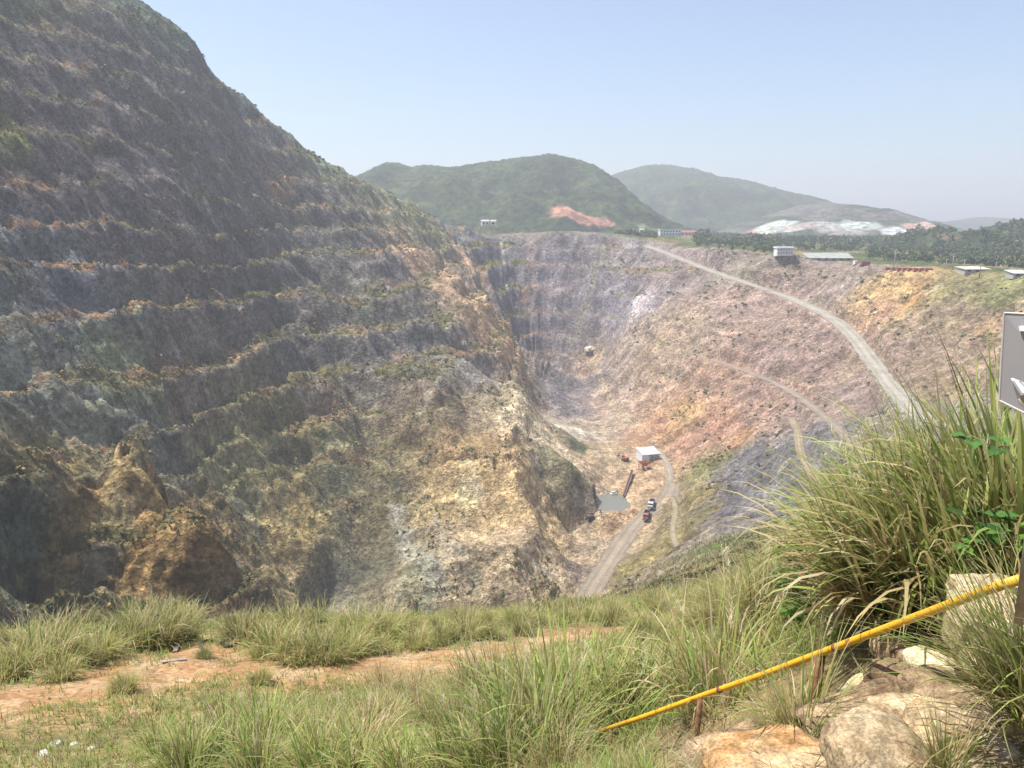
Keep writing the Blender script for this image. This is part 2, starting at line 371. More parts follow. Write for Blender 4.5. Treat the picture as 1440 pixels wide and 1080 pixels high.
# colour of the ground by place: rock, soil and dust of each part of the quarry (haze and some wall shade are still in these colours)
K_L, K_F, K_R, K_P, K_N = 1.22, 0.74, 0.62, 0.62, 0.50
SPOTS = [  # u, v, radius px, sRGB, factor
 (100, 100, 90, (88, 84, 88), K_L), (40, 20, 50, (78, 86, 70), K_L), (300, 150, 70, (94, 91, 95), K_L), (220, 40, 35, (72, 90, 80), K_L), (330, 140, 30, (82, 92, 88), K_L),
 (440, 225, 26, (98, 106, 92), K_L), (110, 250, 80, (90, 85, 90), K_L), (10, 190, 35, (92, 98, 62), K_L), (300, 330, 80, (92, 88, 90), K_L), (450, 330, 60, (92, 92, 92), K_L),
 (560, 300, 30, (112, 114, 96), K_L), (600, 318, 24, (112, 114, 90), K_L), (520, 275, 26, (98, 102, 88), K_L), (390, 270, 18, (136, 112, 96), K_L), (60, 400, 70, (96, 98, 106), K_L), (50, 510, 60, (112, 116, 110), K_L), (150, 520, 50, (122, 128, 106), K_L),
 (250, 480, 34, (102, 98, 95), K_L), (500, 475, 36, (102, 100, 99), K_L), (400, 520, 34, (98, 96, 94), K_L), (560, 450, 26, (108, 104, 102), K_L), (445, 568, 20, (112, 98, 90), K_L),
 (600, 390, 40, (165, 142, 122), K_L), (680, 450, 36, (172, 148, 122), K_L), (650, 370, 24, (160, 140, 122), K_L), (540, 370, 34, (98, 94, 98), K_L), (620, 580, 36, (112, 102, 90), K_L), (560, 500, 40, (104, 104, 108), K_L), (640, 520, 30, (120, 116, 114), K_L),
 (740, 600, 34, (196, 184, 162), K_L), (790, 650, 22, (120, 116, 96), K_L), (700, 690, 46, (184, 164, 132), K_L), (600, 830, 14, (176, 170, 152), .75), (585, 790, 12, (176, 172, 152), .8), (572, 755, 9, (170, 168, 152), K_L), (640, 800, 26, (172, 160, 138), .95), (690, 800, 30, (166, 150, 124), .9), (530, 800, 26, (112, 108, 90), .7), (740, 780, 36, (166, 148, 124), 1.0),  # the dark nose spot has the shade of its right flank in its colour
 (500, 700, 60, (98, 94, 76), K_L), (400, 640, 60, (120, 114, 88), K_L), (250, 560, 50, (108, 100, 92), K_L), (300, 650, 50, (130, 126, 98), K_L), (200, 620, 36, (96, 98, 96), K_L),  # the last grey spot has the shadow beside the ridge in its colour
 (80, 680, 40, (162, 150, 108), K_L), (180, 760, 50, (136, 116, 84), K_L), (20, 790, 45, (76, 86, 78), K_L), (100, 830, 40, (112, 102, 82), K_L), (280, 770, 36, (124, 108, 82), K_L), (400, 760, 50, (142, 128, 94), K_L),  # the darkest spot paints the shadow on the front of the spur
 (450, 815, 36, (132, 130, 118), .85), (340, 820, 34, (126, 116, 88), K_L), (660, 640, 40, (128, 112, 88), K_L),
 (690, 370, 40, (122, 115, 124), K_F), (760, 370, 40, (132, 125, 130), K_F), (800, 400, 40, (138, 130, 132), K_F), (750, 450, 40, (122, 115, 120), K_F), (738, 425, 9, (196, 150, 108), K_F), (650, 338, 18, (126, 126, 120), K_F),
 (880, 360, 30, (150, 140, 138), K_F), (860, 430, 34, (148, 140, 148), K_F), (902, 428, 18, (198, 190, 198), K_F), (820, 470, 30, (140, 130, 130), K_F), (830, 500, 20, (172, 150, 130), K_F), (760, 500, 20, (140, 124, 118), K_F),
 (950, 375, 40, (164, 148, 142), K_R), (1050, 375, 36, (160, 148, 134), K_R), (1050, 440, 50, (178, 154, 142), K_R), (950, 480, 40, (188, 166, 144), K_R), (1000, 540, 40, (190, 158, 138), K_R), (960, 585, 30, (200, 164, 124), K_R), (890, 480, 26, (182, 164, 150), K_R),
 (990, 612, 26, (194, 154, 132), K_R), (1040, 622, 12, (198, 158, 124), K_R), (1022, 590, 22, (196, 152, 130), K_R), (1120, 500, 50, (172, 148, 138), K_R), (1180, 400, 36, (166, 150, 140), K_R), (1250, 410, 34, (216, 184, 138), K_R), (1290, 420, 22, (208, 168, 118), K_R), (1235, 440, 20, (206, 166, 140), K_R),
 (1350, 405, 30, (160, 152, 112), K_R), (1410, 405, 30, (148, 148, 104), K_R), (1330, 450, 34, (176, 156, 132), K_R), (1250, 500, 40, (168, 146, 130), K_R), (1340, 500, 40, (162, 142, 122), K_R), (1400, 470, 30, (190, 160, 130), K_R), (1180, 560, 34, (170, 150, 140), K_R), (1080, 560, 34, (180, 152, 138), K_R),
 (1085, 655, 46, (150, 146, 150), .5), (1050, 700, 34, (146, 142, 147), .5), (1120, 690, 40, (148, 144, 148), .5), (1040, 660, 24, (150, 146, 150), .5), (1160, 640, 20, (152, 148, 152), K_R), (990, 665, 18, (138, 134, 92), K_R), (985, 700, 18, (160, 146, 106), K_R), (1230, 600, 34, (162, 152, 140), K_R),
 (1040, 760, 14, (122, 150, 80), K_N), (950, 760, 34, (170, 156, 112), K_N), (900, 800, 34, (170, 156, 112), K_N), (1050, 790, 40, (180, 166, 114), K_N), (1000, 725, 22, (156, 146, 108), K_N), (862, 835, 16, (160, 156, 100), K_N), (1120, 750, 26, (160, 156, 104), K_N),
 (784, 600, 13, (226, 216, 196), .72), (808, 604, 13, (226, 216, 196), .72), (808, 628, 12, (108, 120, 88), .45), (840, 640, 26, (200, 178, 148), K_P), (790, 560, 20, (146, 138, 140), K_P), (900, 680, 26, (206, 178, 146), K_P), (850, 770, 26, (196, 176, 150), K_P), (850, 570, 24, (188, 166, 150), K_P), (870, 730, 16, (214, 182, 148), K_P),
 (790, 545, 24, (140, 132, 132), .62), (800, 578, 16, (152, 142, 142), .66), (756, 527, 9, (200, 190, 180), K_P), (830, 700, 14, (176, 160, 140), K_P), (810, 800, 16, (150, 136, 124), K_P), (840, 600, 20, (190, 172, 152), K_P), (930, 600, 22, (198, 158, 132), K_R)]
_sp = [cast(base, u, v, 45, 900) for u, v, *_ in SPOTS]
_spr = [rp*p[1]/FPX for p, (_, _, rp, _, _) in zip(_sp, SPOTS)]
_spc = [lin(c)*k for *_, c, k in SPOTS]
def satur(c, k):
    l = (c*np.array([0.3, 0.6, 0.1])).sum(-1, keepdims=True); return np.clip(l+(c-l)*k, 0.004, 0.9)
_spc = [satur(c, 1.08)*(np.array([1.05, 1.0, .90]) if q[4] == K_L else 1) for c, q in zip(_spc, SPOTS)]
def mixl(c, tint, k): return c*(1-k[:, None])+c.mean(1)[:, None]*np.asarray(tint)[None, :]*k[:, None]
def mixc(c, col, k): return c*(1-k[:, None])+np.asarray(col)[None, :]*k[:, None]
G_GREEN, G_OLIVE, G_STRAW, G_RUST = np.array([.065, .085, .030]), np.array([.115, .11, .045]), np.array([.26, .20, .10]), np.array([.25, .145, .085])
STREAKS = []
def streak(px, w, col, k):
    STREAKS.append((np.array([cast(base, u, v, 60, 900) for u, v in px]), w, lin(col)*.55, k))
streak([(704, 334), (706, 352), (709, 376), (712, 402), (715, 415)], 2.6, (214, 210, 196), .8); streak([(848, 348), (846, 362), (838, 385), (834, 410), (826, 435), (812, 465), (802, 490)], 3.6, (190, 186, 150), .65)
streak([(738, 408), (739, 428)], 2.5, (200, 150, 100), .6); streak([(1078, 392), (1052, 418), (1016, 452), (985, 492)], 2.2, (206, 186, 160), .6); streak([(1190, 428), (1150, 466), (1110, 494), (1070, 506)], 2.0, (206, 190, 168), .55)
streak([(958, 498), (1000, 506), (1045, 520)], 3.0, (206, 186, 160), .7); streak([(832, 500), (846, 540), (872, 580), (905, 610), (920, 625)], 4.0, (214, 194, 160), .6); streak([(885, 540), (930, 568), (960, 600)], 2.2, (204, 170, 140), .5)
streak([(556, 738), (566, 765), (580, 795), (600, 830), (618, 858)], 7, (206, 202, 186), .75); streak([(612, 756), (640, 800), (668, 850)], 3.5, (196, 188, 170), .6); streak([(735, 580), (760, 610), (752, 660), (760, 720)], 4, (206, 198, 178), .4)
streak([(430, 470), (395, 520), (360, 560)], 3, (120, 112, 106), .4); streak([(640, 560), (590, 600)], 4, (216, 206, 184), .6)
streak([(1330, 405), (1300, 425), (1262, 462)], 2.0, (216, 200, 176), .6); streak([(1240, 400), (1205, 440), (1170, 470)], 2.0, (216, 196, 160), .5); streak([(820, 600), (850, 640), (845, 690), (830, 760), (815, 830)], 5, (170, 152, 136), .6); streak([(870, 668), (850, 690), (836, 740)], 3.5, (186, 168, 148), .5)
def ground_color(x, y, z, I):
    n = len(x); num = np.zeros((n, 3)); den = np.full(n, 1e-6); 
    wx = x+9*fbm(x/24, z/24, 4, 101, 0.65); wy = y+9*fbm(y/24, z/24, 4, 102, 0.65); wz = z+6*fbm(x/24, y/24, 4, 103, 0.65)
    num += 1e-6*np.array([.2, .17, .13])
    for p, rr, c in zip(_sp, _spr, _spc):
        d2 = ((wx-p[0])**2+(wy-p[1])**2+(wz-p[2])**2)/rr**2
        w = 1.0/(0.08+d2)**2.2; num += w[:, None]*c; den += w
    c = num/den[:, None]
    s, rad = I['s'], I['rad']
    # streaks running down the face, beds and blotches
    st = fbm(s/5, rad/45, 4, 111, 0.65); st2 = fbm(s/17, rad/90, 3, 112); bl = fbm(x/11, (z+y)/11, 4, 113, 0.6)
    bed = fbm(s/160, (z+4*bl)/3.0, 3, 118)
    amp = I['wall']
    c = c*(1+amp*(0.30*st+0.20*st2+(0.30+0.16*I['left'])*bl+(0.34-0.12*I['left'])*bed))[:, None]
    hue = fbm(s/28, rad/60, 4, 114); hue2 = fbm(x/22, (y-z)/22, 4, 115)
    c = mixl(c, [1.5, 0.95, 0.62], amp*(0.35-0.2*I['left'])*sstep(0.2, 0.8, hue))
    c = mixl(c, [0.95, 1.1, 0.75], amp*0.5*sstep(0.2, 0.7, hue2)*I['left'])
    c = mixc(c, np.array([.46, .43, .38]), amp*0.55*sstep(0.42, 0.9, fbm(s/6, rad/26, 4, 116)))
    # dry brush and soil on the benches
    flat = I['A']*sstep(1.12, 0.85, I['f']/I['fr'])*sstep(0.02, 0.07, I['f']); vn = fbm(x/9, y/9, 4, 117)
    brush = mixc(np.tile(G_OLIVE, (n, 1)), G_RUST*1.1, sstep(-0.1, 0.4, fbm(x/60, y/60, 3, 119)))
    brush = mixc(brush, G_STRAW, sstep(0.1, 0.6, vn)*0.7)
    k = flat*(1.0*I['left']+0.45*I['far']+0.5*I['right'])*sstep(-0.5, 0.0, vn)
    c = c*(1-k[:, None])+brush*k[:, None]
    k = amp*I['left']*0.55*sstep(0.25, 0.6, fbm(x/16, y/16, 5, 121, 0.65))
    c = mixc(c, G_GREEN*1.0, k)
    k = amp*I['right']*0.45*sstep(0.2, 0.6, fbm(x/13, y/13, 5, 123, 0.65))
    c = mixc(c, G_OLIVE*1.3, k)
    for q, w, col, k0 in STREAKS:
        lo = q[:, :2].min(0)-12; hi = q[:, :2].max(0)+12; m = (x > lo[0]) & (x < hi[0]) & (y > lo[1]) & (y < hi[1])
        if m.any():
            dd = road_dist(q, x[m], y[m])[0]+.9*fbm(x[m]/3, (y[m]+z[m])/3, 3, 127); k = k0*sstep(w*.75, w*.25, dd)*sstep(-.5, .1, fbm(x[m]/9, (y[m]+z[m])/9, 3, 128)); c[m] = mixc(c[m], col, k)
    # slopes under grass
    c = c*(1+(1-amp)*0.25*fbm(x/6, y/6, 4, 125))[:, None]
    ns = I['near']*sstep(40, 70, I['r'])*sstep(275, 225, y)
    c = mixc(c, np.array([.25, .20, .09]), ns*.85*sstep(190, 110, I['r']))
    c = mixc(c, G_OLIVE*1.1, ns*0.6*sstep(0.0, 0.5, fbm(x/8, y/8, 5, 126, 0.65)))
    # plateau outside the pit
    pl = np.maximum(I['out'], sstep(0.32, 0.12, I['g'])*sstep(-40, -28, z)*sstep(100, 160, y)*sstep(40, 120, x))
    pc = mixc(np.tile(G_GREEN*1.15, (n, 1)), G_STRAW*0.9, sstep(-0.1, 0.5, fbm(x/40, y/40, 4, 131)))
    pc = mixc(pc, np.array([.27, .17, .11]), sstep(0.3, 0.6, fbm(x/70, y/50, 4, 132))*0.8)
    c = c*(1-pl[:, None])+pc*pl[:, None]
    # near hillside: orange soil, thin dry grass
    nr = sstep(60, 42, I['r']); so = fbm(x/3.2, y/3.2, 5, 141, 0.6)
    soil = mixc(np.tile(np.array([.29, .165, .08]), (n, 1)), np.array([.35, .24, .14]), sstep(-0.2, 0.5, fbm(x/1.3, y/1.3, 4, 142)))
    track = sstep(2.0+2.0*sstep(-1, -7, x), 0.5+1.0*sstep(-1, -7, x), np.abs(road_dist(TRACK, x, y)[0]+0.7*so)) if TRACK is not None else 0
    cover = sstep(-0.25, 0.25, so+0.35)*(1-0.9*track)
    gcol = mixc(np.tile(np.array([.15, .125, .055]), (n, 1)), np.array([.24, .18, .09]), sstep(-0.3, 0.4, fbm(x/1.1, y/1.1, 4, 144)))
    nc = soil*(1-0.85*cover[:, None])+gcol*0.85*cover[:, None]
    c = c*(1-nr[:, None])+nc*nr[:, None]
    return np.clip(c, 0.01, 0.75)
TRACK = np.array([cast(base, u, v, 3, 60) for u, v in [(40, 985), (150, 965), (280, 925), (420, 945), (560, 935), (690, 920), (800, 897), (880, 880)]])

def terrain_mesh():
    az = np.concatenate([np.linspace(-180, -60, 25)[:-1], np.linspace(-60, -39, 60)[:-1], np.linspace(-39, 39, AZN), np.linspace(39, 60, 60)[1:], np.linspace(60, 180, 25)[1:-1]])*pi/180
    rr = np.concatenate([np.geomspace(0.6, 40, 330)[:-1], np.geomspace(40, 130, 260)[:-1], np.geomspace(130, 800, RN)[:-1], np.geomspace(800, 5200, 70)])
    A_, R_ = np.meshgrid(az, rr); x = (np.sin(A_)*R_).ravel(); y = (np.cos(A_)*R_).ravel()
    z = np.zeros(len(x)); c = np.zeros((len(x), 3)); pr = np.zeros(len(x))
    def part(i):
        sl = slice(i, i+30000); zz, I = height(x[sl], y[sl], True); z[sl] = zz; c[sl] = ground_color(x[sl], y[sl], zz, I)
        bench = I['A']*sstep(1.1, 0.8, I['f']/I['fr'])*(I['left']+.25*I['far']+.4*I['right']); spot = sstep(.15, .5, fbm(x[sl]/22, y[sl]/22, 4, 150))
        pr[sl] = (bench*.38+I['wall']*spot*(.5*I['left']+.35*I['right']+.1*I['far'])+.8*I['near']*spot*(1-I['rd']))*(1-I['rd'])*sstep(70, 110, I['r'])*(np.abs(np.arctan2(x[sl], y[sl])) < .72)*(1-I['out'])+1e-9
    with ThreadPoolExecutor(4) as ex: list(ex.map(part, range(0, len(x), 30000)))
    na, nr = len(az), len(rr); idx = np.arange(na*nr).reshape(nr, na)
    a = idx[:-1]; b = np.roll(idx, -1, 1)[:-1]; c2 = np.roll(idx, -1, 1)[1:]; d = idx[1:]
    F = np.stack([a, b, c2, d], -1).reshape(-1, 4)[:, ::-1]
    # near ground (inside 42 m) and quarry are two sheets that share their border ring
    V = np.stack([x, y, z], 1); ring = np.searchsorted(rr, 42.0); k = (ring)*na
    nf = F[:ring*na]; ff = F[ring*na:]
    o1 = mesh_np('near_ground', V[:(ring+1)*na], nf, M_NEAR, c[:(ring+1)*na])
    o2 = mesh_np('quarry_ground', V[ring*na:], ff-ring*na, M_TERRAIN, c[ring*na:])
    for o in (o1, o2): tag(o, kind='structure')
    return V, pr
AZN, RN = 1150, 820
TERR = terrain_mesh()
def H1(x, y): return height(np.atleast_1d(x), np.atleast_1d(y))
def gz(x, y): return float(H1(np.array([float(x)]), np.array([float(y)]))[0])
def hit(u, v, y0=45, y1=1500, n=900): return cast(H1, u, v, y0, y1, n)
def hitn(u, v): return cast(H1, u, v, 2.2, 60, 260)

# ------------------------------------------------------------------ haul roads and pond
def road_mesh(q, w, c):
    d = np.gradient(q[:, :2], axis=0); d /= np.linalg.norm(d, axis=1)[:, None]+1e-9; nrm = np.stack([d[:, 1], -d[:, 0]], 1)
    offs = np.array([-.5, -.36, -.2, -.08, .08, .2, .36, .5]); V = []; C = []
    base_c = satur(lin(c)*0.43, .9); jit = 1+0.40*fbm(np.arange(len(q))/2.5, np.arange(len(q))*0+w, 3, 201)
    for i, o in enumerate(offs):
        e = o*w*(jit if abs(o) > .45 else 1)
        p = q.copy(); p[:, :2] += nrm*np.reshape(e, (-1, 1)) if np.ndim(e) else nrm*e
        p[:, 2] += 0.16-0.10*(abs(o) > .45)-0.05*(abs(abs(o)-.2) < .01)
        V.append(p); k = {0.5: 0.66, 0.36: 1.0, 0.2: 0.80, 0.08: 1.08}[abs(o)]
        C.append(base_c[None]*k*(1+0.14*fbm(p[:, 0]/5, p[:, 1]/5, 3, 203))[:, None])
    n = len(q); m = len(offs); V = np.concatenate(V); C = np.concatenate(C)
    idx = np.arange(n*m).reshape(m, n)
    F = np.stack([idx[:-1, :-1], idx[:-1, 1:], idx[1:, 1:], idx[1:, :-1]], -1).reshape(-1, 4)
    tag(mesh_np('haul_road', V, F, M_ROAD, C), kind='structure')
for q, w, c in ROADS: road_mesh(q, w, c)
def pond():
    m, N, L, B = new_mat('pond_water'); B.inputs['Base Color'].default_value = (.15, .15, .125, 1); B.inputs['Roughness'].default_value = 0.12
    n = noise_node(N, L, 1.5, 3); bp = N.new('ShaderNodeBump'); bp.inputs['Strength'].default_value = 0.08; L.new(n.outputs[0], bp.inputs['Height']); L.new(bp.outputs[0], B.inputs['Normal'])
    bm = bmesh.new(); bm.faces.new([bm.verts.new((POND_C[0]+(p[0]-POND_C[0])*1.24, POND_C[1]+(p[1]-POND_C[1])*1.24, -137.0)) for p in POND])
    tag(bm_obj('pond_water', bm, m), kind='structure')
pond()

# ------------------------------------------------------------------ hills
FOREST = np.array([[.030, .055, .026], [.055, .080, .030], [.085, .100, .040], [.040, .060, .040]])
def hill(sky, Yr, front, back, zb, res, patches=(), tint=None, canopy=3.0, spur=120.0, seed=0):
    pts = np.array([P(u, v, Yr) for u, v in sky]); xs = np.arange(pts[0, 0], pts[-1, 0]+res, res); ys = np.arange(Yr-front, Yr+back+res, res)
    top = np.interp(xs, pts[:, 0], pts[:, 2])
    for _ in range(max(1, int(12/res))): top[1:-1] = (top[:-2]+2*top[1:-1]+top[2:])/4
    X, Y = np.meshgrid(xs, ys); T = np.broadcast_to(top, X.shape)
    t = np.where(Y < Yr, (Yr-Y)/front, (Y-Yr)/back)
    t = np.clip(t*(1+0.45*fbm(X/spur, Y/spur, 3, 300+seed)*np.minimum(1, t*3)*np.clip((1-t)*1.6, 0, 1)), 0, 1)
    prof = (1-t)**1.15*(1+0.9*t)
    Z = zb+(T-zb)*np.clip(prof, 0, 1)
    sp = ridged(X/spur+0.3*fbm(Y/spur, X/spur, 2, 311), Y/(spur*2.5), 2, 310+seed)
    Z = Z+np.minimum(t*3, 1)*(1-t)*sstep(1, .45, t)*sp*0.10*(T-zb)
    veg = np.ones(X.shape)
    c = np.empty(X.shape+(3,)); m1 = sstep(-.4, .4, fbm(X/60, Y/40, 4, 320+seed)); m2 = sstep(0, .5, fbm(X/30, Y/25, 4, 321+seed)); m3 = sstep(.1, .6, fbm(X/90, Y/90, 3, 322+seed))
    c[:] = FOREST[0]; c = c*(1-m1[..., None])+FOREST[1]*m1[..., None]; c = c*(1-.6*m2[..., None])+.6*FOREST[2]*m2[..., None]; c = c*(1-.5*m3[..., None])+.5*FOREST[3]*m3[..., None]
    if tint is not None:
        k = tint[1](X, Y, Z, t); c = c*(1-k[..., None])+np.array(tint[0])*k[..., None]; veg = veg*(1-0.85*k)
    for u, v, ru, rv, col, k0 in patches:
        a, rz = ray(u, v); jj = np.abs(xs-a*(Yr-0.65*front)).argmin(); col_z = Z[:, jj]; below = np.where(rz*ys < col_z)[0]
        Yp = ys[below[0]] if len(below) else Yr-0.5*front
        jm = max(0, min(len(ys)-2, np.searchsorted(ys, Yp))); slp = max(.12, (Z[min(jm+8, len(ys)-1), jj]-Z[max(jm-8, 0), jj])/(16*res)); xp = xs[jj]
        d = np.sqrt(((X-xp)/(ru*Yp/FPX))**2+((Y-Yp)/(rv*Yp/FPX/slp))**2)+0.30*fbm(X/35, Y/35, 4, 330)
        k = sstep(1.1, 0.8, d)*(Y < Yr)*k0; c = c*(1-k[..., None])+lin(col)*0.72*(1+.25*fbm(X/12, Z/4, 3, 331))[..., None]*k[..., None]; veg = veg*(1-k)
    Z = Z+veg*canopy*(np.abs(perlin(X/11, Y/11, 340))*1.3+np.abs(perlin(X/5.2, Y/5.2, 341))*0.9-.5)
    c = c*(1+0.75*veg*fbm(X/9, Y/7, 3, 342, .7))[..., None]*0.8
    Z = np.where(t > 0.98, zb-6, Z)
    V = np.stack([X, Y, Z], -1).reshape(-1, 3); n, m = X.shape; idx = np.arange(n*m).reshape(n, m)
    F = np.stack([idx[:-1, :-1], idx[:-1, 1:], idx[1:, 1:], idx[1:, :-1]], -1).reshape(-1, 4)
    tag(mesh_np('hill', V, F, M_HILL, np.clip(c.reshape(-1, 3), .01, .8)), kind='structure')
    return xs, ys, Z
PINKSOIL = (206, 150, 128)
hill([(420, 330), (470, 268), (515, 246), (545, 232), (560, 229), (580, 237), (600, 233), (640, 237), (680, 229), (720, 225), (752, 222), (772, 217), (800, 223), (830, 232), (850, 246), (868, 262), (885, 280), (905, 298), (930, 312), (975, 335)],
     1350, 380, 260, -16, 3.6, [(808, 306, 44, 9, (214, 158, 136), 1.0), (905, 322, 30, 3, (150, 160, 120), .5)], canopy=3.4, spur=110, seed=1)
hill([(760, 330), (830, 258), (870, 243), (905, 234), (935, 233), (965, 238), (1000, 250), (1030, 252), (1060, 258), (1100, 274), (1140, 291), (1200, 315), (1250, 335)],
     2300, 620, 400, -18, 7, canopy=4.0, spur=200, seed=2)
hill([(985, 340), (1040, 316), (1090, 300), (1130, 287), (1150, 283), (1172, 286), (1188, 288), (1200, 287), (1206, 293), (1225, 298), (1245, 305), (1262, 316), (1290, 322), (1320, 330), (1350, 342)],
     1650, 420, 250, -18, 4.5,
     [(1075, 312, 30, 6, (222, 170, 158), .95), (1112, 308, 26, 6, (206, 222, 206), .9), (1125, 304, 16, 2, (245, 245, 240), .9), (1135, 318, 34, 4, (216, 196, 188), .8), (1185, 319, 44, 7, (190, 186, 184), .9), (1205, 321, 24, 7, (214, 226, 212), .9),
      (1228, 325, 24, 6, (236, 240, 238), .9), (1272, 322, 28, 7, (224, 184, 170), .95), (1160, 330, 30, 4, (176, 166, 160), .8)],
     tint=((.17, .15, .14), lambda X, Y, Z, t: 0.75*sstep(-.5, .2, fbm(X/80, Z/12, 3, 350))*sstep(1, .8, t)), canopy=1.6, spur=140, seed=3)
hill([(1190, 345), (1240, 322), (1280, 311), (1300, 310), (1330, 317), (1350, 313), (1365, 309), (1378, 305), (1392, 309), (1410, 318), (1440, 322), (1500, 312), (1580, 318), (1700, 345)],
     3200, 700, 500, -20, 10, canopy=4.0, spur=260, seed=4)
MOUND = hill([(1205, 385), (1235, 362), (1262, 342), (1290, 329), (1318, 324), (1345, 332), (1375, 334), (1405, 328), (1430, 316), (1460, 307), (1510, 298), (1570, 300), (1650, 320), (1760, 360)],
     800, 190, 160, -24, 2.4, [(1318, 343, 8, 2, (190, 150, 110), .7), (1400, 334, 9, 5, (170, 130, 110), .5)], canopy=3.2, spur=60, seed=5)

# ------------------------------------------------------------------ leaves and blades
def leaf_cloud(n, centers, radii, size, pal, rng, flat=0.75):
    """leaf sized quads spread in lumps; returns V,F,C"""
    k = rng.integers(0, len(centers), n); d = rng.normal(size=(n, 3)); d /= np.linalg.norm(d, axis=1)[:, None]
    rr = rng.uniform(0.35, 1.0, n)**0.5
    p = np.asarray(centers)[k]+d*(np.asarray(radii)[k]*rr)[:, None]*np.array([1, 1, flat])
    nrm = d+rng.normal(size=(n, 3))*0.6+np.array([0, 0, .4]); nrm /= np.linalg.norm(nrm, axis=1)[:, None]
    a = np.cross(nrm, rng.normal(size=(n, 3))); a /= np.linalg.norm(a, axis=1)[:, None]; b = np.cross(nrm, a)
    s = size*rng.uniform(0.6, 1.4, n)[:, None]
    V = np.stack([p-a*s, p-b*s*.55, p+a*s, p+b*s*.55], 1).reshape(-1, 3)
    F = np.arange(4*n).reshape(n, 4); pal = np.asarray(pal); C = pal[rng.integers(0, len(pal), n)]*rng.uniform(.75, 1.25, n)[:, None]
    return V, F, np.repeat(C, 4, 0)
def blades(root, L, w, az, th0, bend, col, seg=6, twist=None, rng=RNG):
    """curved tapering ribbons; root (n,3); colour (n,3) base and tip mixed"""
    n = len(root); t = np.linspace(0, 1, seg+1); pos = np.zeros((n, seg+1, 3)); pos[:, 0] = root
    lat = rng.normal(size=n)*0.25
    for i in range(seg):
        th = th0+bend*(t[i]+.5/seg)**1.6; a = az+lat*t[i]
        d = np.stack([np.sin(th)*np.sin(a), np.sin(th)*np.cos(a), np.cos(th)], 1); pos[:, i+1] = pos[:, i]+d*(L/seg)[:, None]
    tw = rng.uniform(-1.1, 1.1, n) if twist is None else twist
    side0 = np.stack([np.cos(az), -np.sin(az), np.zeros(n)], 1); upv = np.stack([np.sin(az)*.7, np.cos(az)*.7, np.full(n, .7)], 1)
    side = side0*np.cos(tw)[:, None]+upv*np.sin(tw)[:, None]
    wid = (w[:, None]*np.minimum(1, .55+t*1.8)[None]*(1-t**2.2)[None]+0.0006)
    V = np.stack([pos-side[:, None]*wid[..., None]/2, pos+side[:, None]*wid[..., None]/2], 2).reshape(-1, 3)
    base_i = np.arange(n)[:, None]*(2*(seg+1))+np.arange(seg)[None]*2
    F = np.stack([base_i, base_i+1, base_i+3, base_i+2], -1).reshape(-1, 4)
    cb, ct = col
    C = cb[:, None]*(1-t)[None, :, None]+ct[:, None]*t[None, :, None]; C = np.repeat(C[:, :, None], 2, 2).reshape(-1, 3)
    return V, F, C
GREEN = np.array([[.21, .34, .060], [.29, .41, .085], [.17, .29, .065], [.37, .45, .12]])
STRAW = np.array([[.56, .49, .27], [.48, .40, .20], [.62, .57, .38], [.38, .28, .14]])
OLIVE = np.array([[.32, .32, .11], [.39, .36, .15], [.25, .27, .09]])
def blade_colors(n, dry, rng, olive=0.3):
    g = GREEN[rng.integers(0, 4, n)].copy(); o = rng.random(n) < olive; g[o] = OLIVE[rng.integers(0, 3, o.sum())]
    d = rng.random(n) < dry; g[d] = STRAW[rng.integers(0, 4, d.sum())]
    g *= rng.uniform(.75, 1.25, n)[:, None]
    tip = g*.78+.22*STRAW[rng.integers(0, 4, n)]; tip[d] = STRAW[rng.integers(0, 4, d.sum())]
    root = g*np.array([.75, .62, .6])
    return root, tip
